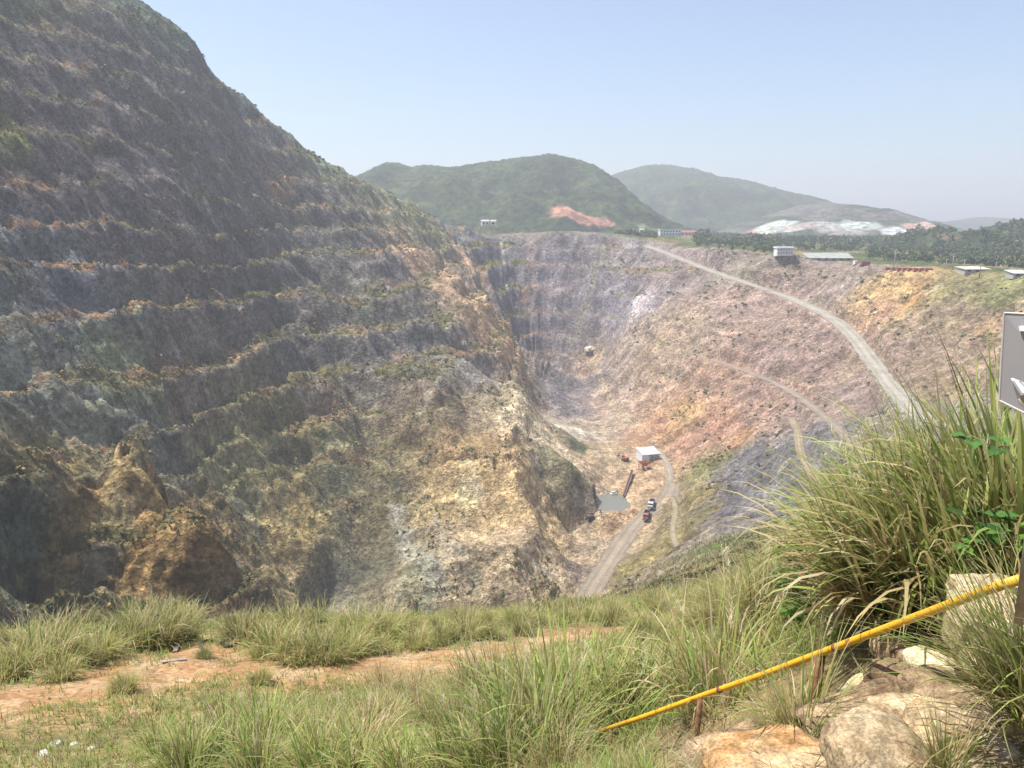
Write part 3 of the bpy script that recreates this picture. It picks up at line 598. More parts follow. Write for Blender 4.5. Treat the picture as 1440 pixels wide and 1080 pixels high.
def clump_data(n, h, rad, w, dry, lean=(0, 0), bendk=1.0, seed=0, olive=.3, plumes=0, stiff=.16):
    rng = np.random.default_rng(seed); r = rad*np.sqrt(rng.random(n)); a0 = rng.uniform(0, 2*pi, n)
    root = np.stack([r*np.sin(a0), r*np.cos(a0), np.full(n, -.05)], 1)
    az = a0+rng.normal(size=n)*.7; th0 = np.abs(rng.normal(size=n)*stiff)+.28*r/rad
    # lean of the whole clump
    dx = np.sin(th0)*np.sin(az)+lean[0]; dy = np.sin(th0)*np.cos(az)+lean[1]; az = np.arctan2(dx, dy); th0 = np.arcsin(np.clip(np.hypot(dx, dy), 0, .95))
    L = h*rng.uniform(.55, 1.15, n)*np.where(rng.random(n) < .2, .55, 1)
    bend = np.abs(rng.normal(size=n)*.75+.75)*bendk
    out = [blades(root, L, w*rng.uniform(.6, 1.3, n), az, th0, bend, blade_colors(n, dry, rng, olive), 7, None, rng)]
    # dead blades lying low at the foot
    m = n//5; a1 = rng.uniform(0, 2*pi, m); r1 = rad*rng.uniform(.3, 1, m)
    c = STRAW[rng.integers(0, 4, m)]*rng.uniform(.35, .8, m)[:, None]
    out.append(blades(np.stack([r1*np.sin(a1), r1*np.cos(a1), np.full(m, .0)], 1), h*rng.uniform(.25, .6, m), w*.6*np.ones(m), a1+rng.normal(size=m)*.8, rng.uniform(.5, 1.2, m), rng.uniform(.2, 1.2, m), (c, c*1.2), 7, None, rng))
    for i in range(plumes):
        a = rng.uniform(0, 2*pi); L1 = h*rng.uniform(.95, 1.2); th = rng.uniform(.03, .25); b = rng.uniform(.1, .5); c = STRAW[[2]]
        st = blades(np.array([[rad*.4*sin(a), rad*.4*cos(a), 0.]]), np.array([L1]), np.array([.006]), np.array([a]), np.array([th]), np.array([b]), (c*.7, c), 7, np.zeros(1), rng); out.append(st)
        path = st[0].reshape(8, 2, 3).mean(1); k = 26; f = rng.uniform(5.2, 7, k); i0 = np.minimum(f.astype(int), 6); q = path[i0]+(path[i0+1]-path[i0])*(f-i0)[:, None]
        out.append(blades(q, rng.uniform(.05, .13, k)*h/1.6, np.full(k, .007), rng.uniform(0, 2*pi, k), rng.uniform(.2, .7, k), rng.uniform(.2, .9, k), (np.repeat(c, k, 0), np.repeat(c*1.1, k, 0)), 7, None, rng))
    return join(out)
def join(parts):
    V = []; F = []; C = []; o = 0
    for v, f, c in parts: V.append(v); F.append(f+o); C.append(c); o += len(v)
    return np.concatenate(V), np.concatenate(F), np.concatenate(C)
def make_me(name, data, mat=M_LEAF):
    o = mesh_np(name, *data[:2], mat, data[2]); me = o.data; bpy.data.objects.remove(o); return me
def put(name, me, loc, rz, sc, label, cat, group=None):
    o = bpy.data.objects.new(name, me); COL.objects.link(o); o.location = loc; o.rotation_euler = (0, 0, rz); o.scale = (sc,)*3 if np.isscalar(sc) else sc
    return tag(o, label, cat, group)

# ------------------------------------------------------------------ shrubs and brush on the quarry walls (nobody could count them)
def wall_shrubs():
    V, pr = TERR; rng = np.random.default_rng(5)
    n = 15000; idx = rng.choice(len(V), n, p=pr/pr.sum()); p = V[idx]; r = np.hypot(p[:, 0], p[:, 1])
    q = 9; R = rng.uniform(.35, 1.0, n)*(0.55+r/420); R = np.repeat(R, q); c = np.repeat(p, q, 0)
    d = rng.normal(size=(n*q, 3)); d[:, 2] = np.abs(d[:, 2]); d /= np.linalg.norm(d, axis=1)[:, None]
    ctr = c+d*(R*rng.uniform(.3, 1, n*q))[:, None]*np.array([1, 1, .8])
    nn = d+rng.normal(size=d.shape)*.6; nn /= np.linalg.norm(nn, axis=1)[:, None]; a = np.cross(nn, rng.normal(size=d.shape)); a /= np.linalg.norm(a, axis=1)[:, None]; b = np.cross(nn, a); s = (R*rng.uniform(.3, .7, n*q))[:, None]
    W = np.stack([ctr-a*s, ctr-b*s*.6, ctr+a*s, ctr+b*s*.6], 1).reshape(-1, 3)
    pal = np.array([[.06, .085, .03], [.10, .11, .04], [.17, .13, .06], [.045, .07, .03], [.13, .12, .05], [.22, .17, .08]])
    warm = (p[:, 2] < -25) & (p[:, 2] > -85) & (p[:, 0] < -40); k = np.where(warm, rng.integers(2, 6, n), np.where(p[:, 2] > 20, rng.choice([0, 3, 1], n), rng.integers(0, 6, n)))
    C = np.repeat(np.repeat(pal[k]*rng.uniform(.7, 1.3, n)[:, None], q, 0)*rng.uniform(.7, 1.3, n*q)[:, None], 4, 0)
    tag(mesh_np('shrubs', W, np.arange(len(W)).reshape(-1, 4), M_TREE, C), kind='stuff')
wall_shrubs()

# ------------------------------------------------------------------ forest beyond the rim, and trees that stand apart
PALS = [[[.030, .055, .022], [.045, .075, .028], [.065, .095, .035]], [[.05, .08, .028], [.075, .105, .04], [.10, .125, .05]], [[.035, .05, .03], [.05, .065, .035], [.07, .08, .04]]]
def far_forest():
    rng = np.random.default_rng(8); out = []; k = 0
    while k < 1700:
        u = rng.uniform(640, 1460); Y = rng.uniform(790, 1320)
        a, _ = ray(u, 330); x = a*Y
        if (u < 860 and Y < 880) or (916 < u < 978 and Y < 1260): continue
        if Y < 930 and u > 1090 and rng.random() < .8: continue
        if fbm(np.array([x/90]), np.array([Y/120]), 2, 400)[0] < -.25: continue
        k += 1; h = rng.uniform(6, 13)
        out.append((x, Y, h))
    A = np.array(out); z = H1(A[:, 0], A[:, 1]); parts = []
    for (x, Y, h), zz in zip(A, z):
        c = [(x+rng.normal()*h*.15, Y+rng.normal()*h*.15, zz+h*f) for f in (.35, .55, .75, .6)]
        parts.append(leaf_cloud(34, c, [h*.34, h*.36, h*.26, h*.3], h*.17, PALS[rng.integers(0, 3)], rng))
    band = []
    while len(band) < 520:
        u = rng.uniform(845, 1240); Y = np.interp(u, [845, 940, 1000, 1100, 1240], [735, 705, 655, 590, 520])+rng.uniform(14, 230)**1.0
        if any(abs(u-q) < 18 and Y < 760 for q in (1101,)) or (1120 < u and Y < 700) or (918 < u < 972): continue
        if fbm(np.array([u/40]), np.array([Y/60]), 2, 403)[0] < -.15: continue
        band.append(((u-720)/1060*1.0*Y, Y, rng.uniform(3, 7.5)))
    B_ = np.array(band); zb_ = H1(B_[:, 0], B_[:, 1])
    for (x, Y, h), zz in zip(B_, zb_):
        c = [(x+rng.normal()*h*.2, Y+rng.normal()*h*.2, zz+h*f) for f in (.3, .5, .7, .55)]
        parts.append(leaf_cloud(40, c, [h*.36, h*.36, h*.28, h*.3], h*.15, PALS[rng.integers(0, 3)], rng))
    n0 = 0
    while n0 < 300:
        u = rng.uniform(1215, 1470); Y = np.interp(u, [1215, 1340, 1470], [520, 440, 380])+rng.uniform(45, 260); x = (u-720)/1060*1.0*Y; n0 += 1
        h = rng.uniform(3, 7.5); zz = gz(x, Y); c = [(x+rng.normal()*h*.2, Y+rng.normal()*h*.2, zz+h*f) for f in (.3, .5, .7, .55)]
        parts.append(leaf_cloud(40, c, [h*.36, h*.36, h*.28, h*.3], h*.15, PALS[rng.integers(0, 3)], rng))
    xs, ys, Z = MOUND
    for i in range(420):
        u = rng.uniform(1225, 1470); Y = rng.uniform(600, 840); x = (u-720)/1060*1.02*Y; j = np.searchsorted(xs, x); i2 = np.searchsorted(ys, Y)
        if not (0 < j < len(xs) and 0 < i2 < len(ys)) or Z[i2, j] < -22: continue
        h = rng.uniform(4, 9); zz = Z[i2, j]-1; c = [(x+rng.normal()*h*.15, Y+rng.normal()*h*.15, zz+h*f) for f in (.3, .5, .75, .6)]
        parts.append(leaf_cloud(34, c, [h*.34, h*.36, h*.26, h*.3], h*.17, PALS[rng.choice([0, 0, 2, 1])], rng))
    V, F, C = join(parts); tag(mesh_np('forest', V, F, M_TREE, C), kind='stuff')
far_forest()
def tree_proto(seed, h, wide, pal):
    rng = np.random.default_rng(seed); root = empty('tree', (0, 0, 0))
    bm = bmesh.new(); tube(bm, [(0, 0, -.4), (.05*h*.2, 0, h*.3), (.02*h, .02*h, h*.55), (0, .03*h, h*.85)], h*.022, h*.006, 7)
    cs = []; rs = []
    for i in range(9):
        a = rng.uniform(0, 2*pi); f = rng.uniform(.35, .95); rr = wide*h*(1.05-f)*rng.uniform(.5, 1.1); c = (cos(a)*rr, sin(a)*rr, h*f)
        tube(bm, [(0, .01*h, h*(f-.22)), (c[0]*.5, c[1]*.5, h*(f-.08)), c], h*.009, h*.003, 5)
        cs.append(c); rs.append(h*rng.uniform(.10, .19))
    cs.append((0, 0, h*.9)); rs.append(h*.13)
    bm_obj('trunk', bm, M_BARK, root, True)
    V, F, C = leaf_cloud(620, cs, rs, h*.035, pal, rng); mesh_np('crown', V, F, M_TREE, C, parent=root)
    return root
def copy_tree(o, parent=None):
    c = o.copy(); COL.objects.link(c); c.parent = parent
    for ch in list(o.children): copy_tree(ch, c)
    return c
def trees():
    protos = [tree_proto(21, 9, .30, PALS[0]), tree_proto(22, 7, .42, PALS[1]), tree_proto(23, 8, .34, PALS[2])]; used = [0, 0, 0]; rng = random.Random(3)
    def plant(u, v, y0, y1, k, s, label, group):
        p = hit(u, v, y0, y1)
        o = protos[k] if not used[k] else copy_tree(protos[k]); used[k] = 1
        o.location = p; o.rotation_euler = (0, 0, rng.uniform(0, 6)); o.scale = (s, s, s*rng.uniform(.9, 1.1)); tag(o, label, 'tree', group)
    for u, v, k, s in [(1012, 352, 1, .8), (1030, 356, 0, .8), (1046, 357, 2, .9), (1062, 358, 1, .9), (1076, 359, 0, .8), (1090, 361, 2, .6), (996, 349, 2, .7), (980, 347, 1, .7)]:
        plant(u, v, 480, 900, k, s, 'green tree in the row on the rim left of the pillared white house', 'trees on the rim left of the pillared house')
    for u, v, k, s in [(1262, 373, 0, .9), (1285, 373, 1, .8), (1300, 374, 2, 1.0), (1325, 376, 0, 1.0), (1352, 377, 1, .9), (1368, 378, 2, .9), (1395, 379, 0, .9), (1418, 379, 1, .9), (1436, 379, 2, 1.0)]:
        plant(u, v, 560, 900, k, s, 'green tree at the foot of the wooded mound behind the red containers', 'trees at the foot of the wooded mound')
    for u, v, k, s in [(196, 16, 2, .5), (222, 34, 0, .5), (250, 58, 1, .5), (268, 76, 2, .55), (292, 98, 0, .45), (330, 136, 1, .4), (438, 216, 1, .5), (470, 242, 2, .5), (492, 252, 1, .45)]:
        plant(u, v+6, 300, 800, k, s, 'small dark tree standing on the ridge line of the left mountain', 'trees along the left ridge line')
trees()
# ------------------------------------------------------------------ buildings, containers and poles beyond the rim
def part_box(name, mat, parent, c, s, rot=None, bevel=0.0, label=None):
    bm = bmesh.new(); box(bm, c, s, rot, bevel); o = bm_obj(name, bm, mat, parent)
    if label: o['label'] = label
    return o
def flat_building(loc, rz, w, d, h, storeys, bays, wall, label, roofmat=None, pillars=False, pitched=False, name='house'):
    root = empty(name, loc, rz); tag(root, label, 'building')
    part_box('wall', wall, root, (0, 0, h/2-.6), (w, d, h+1.2))
    bm = bmesh.new()
    if pitched:
        for sx in (-1, 1):
            pass
        vs_ = [bm.verts.new(p) for p in [(-w/2-.5, -d/2-.5, h), (w/2+.5, -d/2-.5, h), (w/2+.5, d/2+.5, h), (-w/2-.5, d/2+.5, h), (-w/2-.5, 0, h+d*.28), (w/2+.5, 0, h+d*.28)]]
        for f in [(0, 1, 5, 4), (2, 3, 4, 5), (0, 4, 3), (1, 2, 5), (3, 2, 1, 0)]: bm.faces.new([vs_[i] for i in f])
    else:
        box(bm, (0, 0, h+.2), (w+1, d+1, .4)); box(bm, (0, -d/2-.3, h+.75), (w+1, .3, .7)); box(bm, (0, d/2+.3, h+.75), (w+1, .3, .7))
    bm_obj('roof', bm, roofmat or wall, root)
    for st in range(storeys):
        for b in range(bays):
            x = -w/2+w*(b+.5)/bays; z = h/storeys*(st+.5)
            f = part_box('window', M_GLASS, root, (x, -d/2-.02, z), (w/bays*.5, .12, h/storeys*.45))
            part_box('sill', wall, f, (x, -d/2-.14, z-h/storeys*.26), (w/bays*.58, .25, .12))
    if pillars:
        for b in range(bays+1): part_box('pillar', wall, root, (-w/2+w*b/bays, -d/2-1.4, h/2-.6), (.5, .5, h+1.2))
        part_box('porch_roof', wall, root, (0, -d/2-1.0, h+.05), (w+1.6, 2.4, .3))
    return root
p = P(941, 331, 925); flat_building((p[0], p[1], p[2]), .1, 25, 10, 6.5, 2, 7, M_WHITE, 'long white low building among the trees at the foot of the far hills')
p2 = (p[0]+24, p[1]+3, p[2]); flat_building(p2, .1, 20, 8, 3.6, 1, 5, M_WHITE, 'small red roofed annex at the right end of the long white building', M_RED, pitched=True)
p = hit(1101, 358, 500, 1000); k = p[1]/FPX*.82; flat_building((p[0], p[1], p[2]+.3), .05, 27*k, 14*k, 10.5*k, 2, 6, M_WHITE, 'white two storey house with pillars standing on the rim left of the grey shed', pillars=True)
p = P(682, 317, 770); flat_building((p[0], p[1], p[2]), .2, 7, 6, 4, 1, 2, M_WHITE, 'tiny white hut above the dark far wall, left one of a pair', M_CONC, pitched=True)
p = P(694, 317, 768); flat_building((p[0], p[1], p[2]), -.1, 5, 5, 4, 1, 1, M_WHITE, 'tiny white hut above the dark far wall, right one of a pair', M_CONC, pitched=True)
p = P(902, 329, 930); flat_building((p[0], p[1], p[2]), 0, 5, 5, 5, 1, 1, M_WHITE, 'tiny white hut in the trees left of the long white building', M_CONC, pitched=True)
def warehouse(loc, rz, w, d, h, wall, roof, label, rise=.18, bays=6):
    root = empty('warehouse', loc, rz); tag(root, label, 'warehouse')
    part_box('wall', wall, root, (0, 0, h/2-.8), (w, d, h+1.6))
    bm = bmesh.new(); n = 24
    for i in range(n):      # corrugated mono pitch roof sheets
        x0 = -w/2-.6+(w+1.2)*i/n; x1 = x0+(w+1.2)/n; zz = .05*(i % 2)
        q = [bm.verts.new(t) for t in [(x0, -d/2-.8, h+zz), (x1, -d/2-.8, h+zz), (x1, d/2+.8, h+d*rise+zz), (x0, d/2+.8, h+d*rise+zz)]]
        bm.faces.new(q)
    bm_obj('roof', bm, roof, root)
    for b in range(bays): part_box('door', M_DARK, root, (-w/2+w*(b+.5)/bays, -d/2-.03, h*.4), (w/bays*.45, .1, h*.7))
    return root
p = hit(1168, 366, 500, 900); k = p[1]/FPX*.86; warehouse((p[0], p[1]+6, p[2]), -.1, 70*k, 30*k, 3.5*k, M_CONC, simple('grey_green_roof', (.27, .28, .26), .7, .2, .3), 'long low grey roofed shed on the right rim beside red containers', .26)
p = hit(1372, 382, 300, 700); warehouse((p[0], p[1]+3, p[2]), .1, 15, 8, 1.4, M_CONC, simple('cream_roof', (.52, .50, .42), .7, .12, .3), 'low cream roofed shed on the right rim between two poles', .16, 3)
p = hit(1434, 388, 250, 700); warehouse((p[0], p[1]+2, p[2]), .1, 9, 6, 1.4, M_CONC, M_BLUEWHITE, 'white roofed shed on the right rim at the edge of the photo', .24, 2)
def container(loc, rz, L, label, group=None, mat=M_RED):
    root = empty('container', loc, rz); tag(root, label, 'container', group)
    bm = bmesh.new(); box(bm, (0, 0, 1.3), (L, 2.4, 2.5))
    for i in range(int(L/.5)): box(bm, (-L/2+.25+i*.5, -1.22, 1.3), (.22, .06, 2.2))
    bm_obj('body', bm, mat, root)
    bm = bmesh.new(); box(bm, (L/2+.03, 0, 1.3), (.06, 2.2, 2.3)); bm_obj('door', bm, mat, root)
    bm = bmesh.new()
    for sx in (-1, 1):
        for sy in (-1, 1): box(bm, (sx*(L/2-.1), sy*1.15, 1.3), (.24, .24, 2.62))
    bm_obj('corner_frame', bm, M_ORANGE, root); return root
for i in range(8):
    p = hit(1252+i*8.0, 380+.2*i, 420, 800); container((p[0], p[1]+2, p[2]-.2), -.12+.05*sin(i*3), 4.4, 'red container in the long row on the right rim below the wooded mound', 'red containers in a row').scale = (1, .9, .72)
p = hit(1217, 373, 420, 800); container((p[0], p[1]+1, p[2]), .1, 6, 'bright red container standing alone just right of the long grey shed')
p = hit(1205, 372, 420, 800); container((p[0], p[1]+2, p[2]), .4, 3, 'short white container between grey shed and lone red container', None, M_WHITE)
def pole(u, v0, v1, label, mat, arms=1):
    p = hit(u, v0, 280, 900); h = max(4.0, (v0-v1)*p[1]/FPX)
    root = empty('utility_pole', (p[0], p[1], p[2])); tag(root, label, 'pole')
    bm = bmesh.new(); tube(bm, [(0, 0, -.6), (.02, 0, h*.5), (0, 0, h)], .24, .15, 8); bm_obj('shaft', bm, mat, root, True)
    for k in range(arms):
        a = part_box('crossarm', mat, root, (0, -.14, h-.5-k*.9), (2.0, .14, .16))
        for sx in (-.85, 0, .85): part_box('insulator', M_WHITE, a, (sx, -.14, h-.34-k*.9), (.12, .12, .2))
pole(1257, 377, 352, 'tall pale pole at the left end of the red container row', M_CONC)
pole(1339, 379, 360, 'leaning pair pole, taller pale one right of the red containers', M_CONC)
pole(1330, 379, 364, 'short pale pole nearest the right end of the red containers', M_CONC)
pole(1355, 381, 365, 'pale pole left of the low cream roofed shed', M_CONC)
pole(1377, 390, 374, 'dark wooden pole in front of the low cream roofed shed', M_BARK)
pole(1400, 382, 369, 'pale pole right of the low cream roofed shed', M_CONC)
pole(889, 345, 331, 'pale pole on the far rim where the haul road begins', M_CONC)

# ------------------------------------------------------------------ pit floor: shed, hopper, conveyor, machines
def shed():
    p = hit(911, 646, 200, 700); root = empty('shed', p, .25); root.scale = (.84, .84, .84); tag(root, 'white roofed open shed on the pit floor above the pond', 'shed')
    part_box('back_wall', M_BLUEWHITE, root, (0, 5, 2.6), (13, .25, 6.4)); part_box('side_wall', M_BLUEWHITE, root, (-6.5, 0, 2.3), (.25, 10, 5.8)); part_box('side_wall', M_BLUEWHITE, root, (6.5, 1.5, 2.3), (.25, 7, 5.8))
    part_box('front_wall', M_BLUEWHITE, root, (-4, -5, 1.9), (5, .25, 5.0))
    part_box('floor_slab', M_CONC, root, (0, 0, -.3), (13.6, 10.6, .8))
    bm = bmesh.new()
    for i in range(14):
        x = -7+i; q = [bm.verts.new(t) for t in [(x, -6, 5.2+.06*(i % 2)), (x+1, -6, 5.2+.06*(i % 2)), (x+1, 6, 7.4+.06*(i % 2)), (x, 6, 7.4+.06*(i % 2))]]; bm.faces.new(q)
    bmesh.ops.solidify(bm, geom=bm.faces[:], thickness=.08); bm_obj('roof', bm, M_WHITE, root)
    for x in (-1.4, 2.4, 6.3): part_box('post', M_BLUEWHITE, root, (x, -5, 2.1), (.3, .3, 6.0))
    part_box('eave_beam', M_DARK, root, (2.4, -5.1, 4.7), (8.4, .3, .8))
shed()
def hopper():
    p = hit(906, 660, 200, 700); root = empty('hopper', p, .3); tag(root, 'rusty orange loading hopper in front of the white shed', 'hopper')
    bm = bmesh.new(); t = [bm.verts.new((sx*2.8, sy*2.2, 4.4)) for sx, sy in ((-1, -1), (1, -1), (1, 1), (-1, 1))]; b = [bm.verts.new((sx*.7, sy*.7, 2.0)) for sx, sy in ((-1, -1), (1, -1), (1, 1), (-1, 1))]
    for i in range(4): bm.faces.new((t[i], t[(i+1) % 4], b[(i+1) % 4], b[i]))
    bmesh.ops.solidify(bm, geom=bm.faces[:], thickness=.12); bm_obj('bin', bm, M_ORANGE, root)
    for sx in (-1, 1):
        for sy in (-1, 1): part_box('leg', M_ORANGE, root, (sx*2.5, sy*1.9, 1.6), (.3, .3, 5.2))
    part_box('chute', M_RED, root, (-1.2, -1.2, 1.2), (1.2, 2.6, .5), Matrix.Rotation(.5, 4, 'X'))
    part_box('side_rail', M_ORANGE, root, (0, -2.3, 4.6), (6, .15, .5))
hopper()
def conveyor():
    a = Vector(hit(889, 667, 200, 700)); b = Vector(hit(877, 700, 200, 700)); root = empty('conveyor', (a+b)/2); tag(root, 'rusty inclined conveyor leading from the hopper down to the pond', 'conveyor')
    a2 = a-root.location+Vector((0, 0, 2.6)); b2 = b-root.location+Vector((0, 0, 1.0)); d = (b2-a2); L = d.length; rot = d.to_track_quat('X', 'Z').to_matrix().to_4x4(); m = (a2+b2)/2
    part_box('belt', M_DARK, root, m, (L, 1.0, .15), rot)
    for s in (-1, 1): part_box('side_frame', M_ORANGE, root, m+rot.to_3x3() @ Vector((0, s*.62, 0)), (L, .14, .5), rot)
    for t in (.08, .35, .65, .92):
        q = a2+d*t; part_box('leg', M_ORANGE, root, (q.x, q.y, q.z/2-1.0), (.22, .22, abs(q.z)+2.0))
conveyor()
def pump():
    p = hit(862, 694, 200, 700); root = empty('pump_raft', (p[0], p[1]-2, -136.9), .2); tag(root, 'small white pump raft at the far edge of the pond', 'pump')
    bm = bmesh.new()
    for y in (-.7, .7): tube(bm, [(-1.6, y, .15), (1.6, y, .15)], .4, .4, 10)
    bm_obj('float', bm, M_BLUEWHITE, root, True); part_box('deck', M_CONC, root, (0, 0, .62), (3.2, 2.0, .14)); part_box('motor', M_WHITE, root, (0, 0, 1.3), (1.8, 1.1, 1.2), None, .15)
    bm = bmesh.new(); tube(bm, [(.9, 0, 1.2), (1.8, .8, 1.3), (3.0, 3, .9), (4, 6, 1.0)], .18, .18, 8); bm_obj('pipe', bm, M_DARK, root, True)
pump()
def wheel(root, x, y, r, w):
    bm = bmesh.new(); bmesh.ops.create_cone(bm, cap_ends=True, segments=18, radius1=r, radius2=r, depth=w, matrix=Matrix.Translation((x, y, r)) @ Matrix.Rotation(pi/2, 4, 'X')); o = bm_obj('wheel', bm, M_TYRE, root)
    bm = bmesh.new(); bmesh.ops.create_cone(bm, cap_ends=True, segments=14, radius1=r*.5, radius2=r*.45, depth=w+.06, matrix=Matrix.Translation((x, y, r)) @ Matrix.Rotation(pi/2, 4, 'X')); bm_obj('rim', bm, M_CONC, o)
def truck(u, v, rz, cabmat, bedmat, label):
    p = hit(u, v, 200, 700); root = empty('dump_truck', (p[0], p[1], p[2]+.2), rz); tag(root, label, 'truck')
    part_box('chassis', M_DARK, root, (0, 0, 1.0), (8.2, 1.1, .4))
    c = part_box('cab', cabmat, root, (3.0, 0, 2.2), (2.1, 2.5, 2.3), None, .18); part_box('windscreen', M_GLASS, c, (4.06, 0, 2.7), (.06, 2.1, .9))
    for s in (-1, 1): part_box('side_window', M_GLASS, c, (3.2, s*1.26, 2.7), (1.1, .05, .8))
    part_box('bonnet', cabmat, root, (4.2, 0, 1.6), (.5, 2.3, 1.1), None, .1)
    bm = bmesh.new(); box(bm, (-1.2, 0, 1.45), (5.6, 2.5, .16)); box(bm, (-1.2, 1.25, 2.25), (5.6, .12, 1.5)); box(bm, (-1.2, -1.25, 2.25), (5.6, .12, 1.5)); box(bm, (1.56, 0, 2.4), (.12, 2.4, 1.8)); box(bm, (-3.96, 0, 2.2), (.12, 2.4, 1.4)); bm_obj('dump_bed', bm, bedmat, root)
    for x in (3.1, -1.6, -3.0):
        for s in (-1, 1): wheel(root, x, s*1.1, .55, .4)
    for s in (-1, 1): part_box('headlight', M_WHITE, root, (4.48, s*.85, 1.5), (.06, .35, .25))
truck(916, 713, -1.9, M_WHITE, simple('blue_grey_paint', (.16, .18, .24), .5, .1), 'white cabbed dump truck, farther of two on the pit road right of the pond')
truck(909, 729, -1.9, M_RED, simple('dark_steel', (.10, .09, .09), .6, .2), 'dark dump truck with a red cab, nearer of two right of the pond')
def excavator(u, v, rz, label, mat, name='excavator'):
    p = hit(u, v, 200, 700); root = empty(name, (p[0], p[1], p[2]+.1), rz); tag(root, label, 'excavator')
    for s in (-1, 1):
        bm = bmesh.new(); box(bm, (0, s*1.2, .5), (3.9, .6, .95), None, .3); bm_obj('track', bm, M_TYRE, root)
    part_box('turntable', M_DARK, root, (0, 0, 1.1), (1.6, 1.6, .4)); part_box('house_body', mat, root, (-.7, 0, 1.9), (3.0, 2.6, 1.2), None, .15)
    c = part_box('cab', mat, root, (.7, .75, 2.3), (1.4, 1.0, 1.8), None, .1); part_box('cab_window', M_GLASS, c, (.85, .75, 2.6), (1.3, 1.06, .9))
    bm = bmesh.new(); tube(bm, [(.8, -.3, 1.9), (2.6, -.3, 4.4), (4.6, -.3, 4.6)], .34, .24, 6); bm_obj('boom', bm, mat, root)
    bm = bmesh.new(); tube(bm, [(4.5, -.3, 4.8), (5.9, -.3, 2.2)], .26, .16, 6); bm_obj('dipper_arm', bm, mat, root)
    part_box('bucket', M_DARK, root, (5.8, -.3, 1.5), (.9, 1.1, 1.0), Matrix.Rotation(.5, 4, 'Y'), .1)
excavator(831, 731, .4, 'dark brown excavator at the foot of the left wall beside the pond', simple('dark_machine_paint', (.10, .07, .05), .6, .3))
excavator(879, 648, 2.2, 'small red excavator left of the white roofed shed', M_RED)
def slab_block():
    p = hit(830, 491, 400, 800); root = empty('limestone_block', (p[0], p[1], p[2]), .5)
    tag(root, 'pale cream limestone outcrop high at the back of the pit', 'rock')
    bm = bmesh.new(); bmesh.ops.create_icosphere(bm, subdivisions=4, radius=1)
    from mathutils import noise
    for v in bm.verts:
        v.co = Vector((v.co.x*5.5, v.co.y*3, v.co.z*2.6)); v.co += v.co.normalized()*(noise.noise(v.co*.5)*1.3+noise.noise(v.co*1.6)*.5)
    bm_obj('rock_face', bm, simple('cream_rock', (.60, .55, .46), .9, .15, .8, bump=.6), root)
slab_block()

# ------------------------------------------------------------------ foreground: stones, handrail, sign
def sandstone(name, a, b, c):
    m, N, L, B = new_mat(name); B.inputs['Roughness'].default_value = .93; B.inputs['Specular IOR Level'].default_value = .15
    g = N.new('ShaderNodeNewGeometry'); oi = N.new('ShaderNodeObjectInfo')
    n1 = noise_node(N, L, 3.2, 7, .62, g.outputs['Position']); n2 = noise_node(N, L, 60, 4, .7, g.outputs['Position']); n3 = noise_node(N, L, 9, 6, .7, g.outputs['Position'])
    rp = N.new('ShaderNodeValToRGB'); e = rp.color_ramp.elements; e[0].position = .36; e[0].color = (*a, 1); e[1].position = .64; e[1].color = (*c, 1); q = e.new(.5); q.color = (*b, 1); L.new(n1.outputs[0], rp.inputs[0])
    r2 = N.new('ShaderNodeMapRange'); r2.inputs[1].default_value = .35; r2.inputs[2].default_value = .6; r2.inputs[3].default_value = .58; r2.inputs[4].default_value = 1.12; L.new(n2.outputs[0], r2.inputs[0])
    r3 = N.new('ShaderNodeMapRange'); r3.inputs[1].default_value = .4; r3.inputs[2].default_value = .62; r3.inputs[3].default_value = .5; r3.inputs[4].default_value = 1.1; L.new(n3.outputs[0], r3.inputs[0])
    r4 = N.new('ShaderNodeMapRange'); r4.inputs[3].default_value = .85; r4.inputs[4].default_value = 1.15; L.new(oi.outputs['Random'], r4.inputs[0])
    m1 = N.new('ShaderNodeMath'); m1.operation = 'MULTIPLY'; L.new(r2.outputs[0], m1.inputs[0]); L.new(r3.outputs[0], m1.inputs[1])
    m2 = N.new('ShaderNodeMath'); m2.operation = 'MULTIPLY'; L.new(m1.outputs[0], m2.inputs[0]); L.new(r4.outputs[0], m2.inputs[1])
    sc = N.new('ShaderNodeVectorMath'); sc.operation = 'SCALE'; L.new(rp.outputs[0], sc.inputs[0]); L.new(m2.outputs[0], sc.inputs['Scale']); L.new(sc.outputs[0], B.inputs['Base Color'])
    ad = N.new('ShaderNodeMath'); ad.operation = 'ADD'; L.new(n3.outputs[0], ad.inputs[0]); L.new(n2.outputs[0], ad.inputs[1])
    bp = N.new('ShaderNodeBump'); bp.inputs['Strength'].default_value = .7; bp.inputs['Distance'].default_value = .012; L.new(ad.outputs[0], bp.inputs['Height']); L.new(bp.outputs[0], B.inputs['Normal'])
    return m
M_SAND = sandstone('tan_sandstone', (.30, .20, .11), (.52, .40, .25), (.66, .54, .37))
M_ORST = sandstone('orange_sandstone', (.36, .18, .07), (.50, .32, .16), (.58, .44, .27))
M_CREAM = sandstone('cream_stone', (.44, .37, .22), (.60, .52, .33), (.70, .63, .44))
M_BROWN = sandstone('brown_stone', (.17, .11, .07), (.34, .24, .15), (.46, .34, .22))
from mathutils import noise as mn
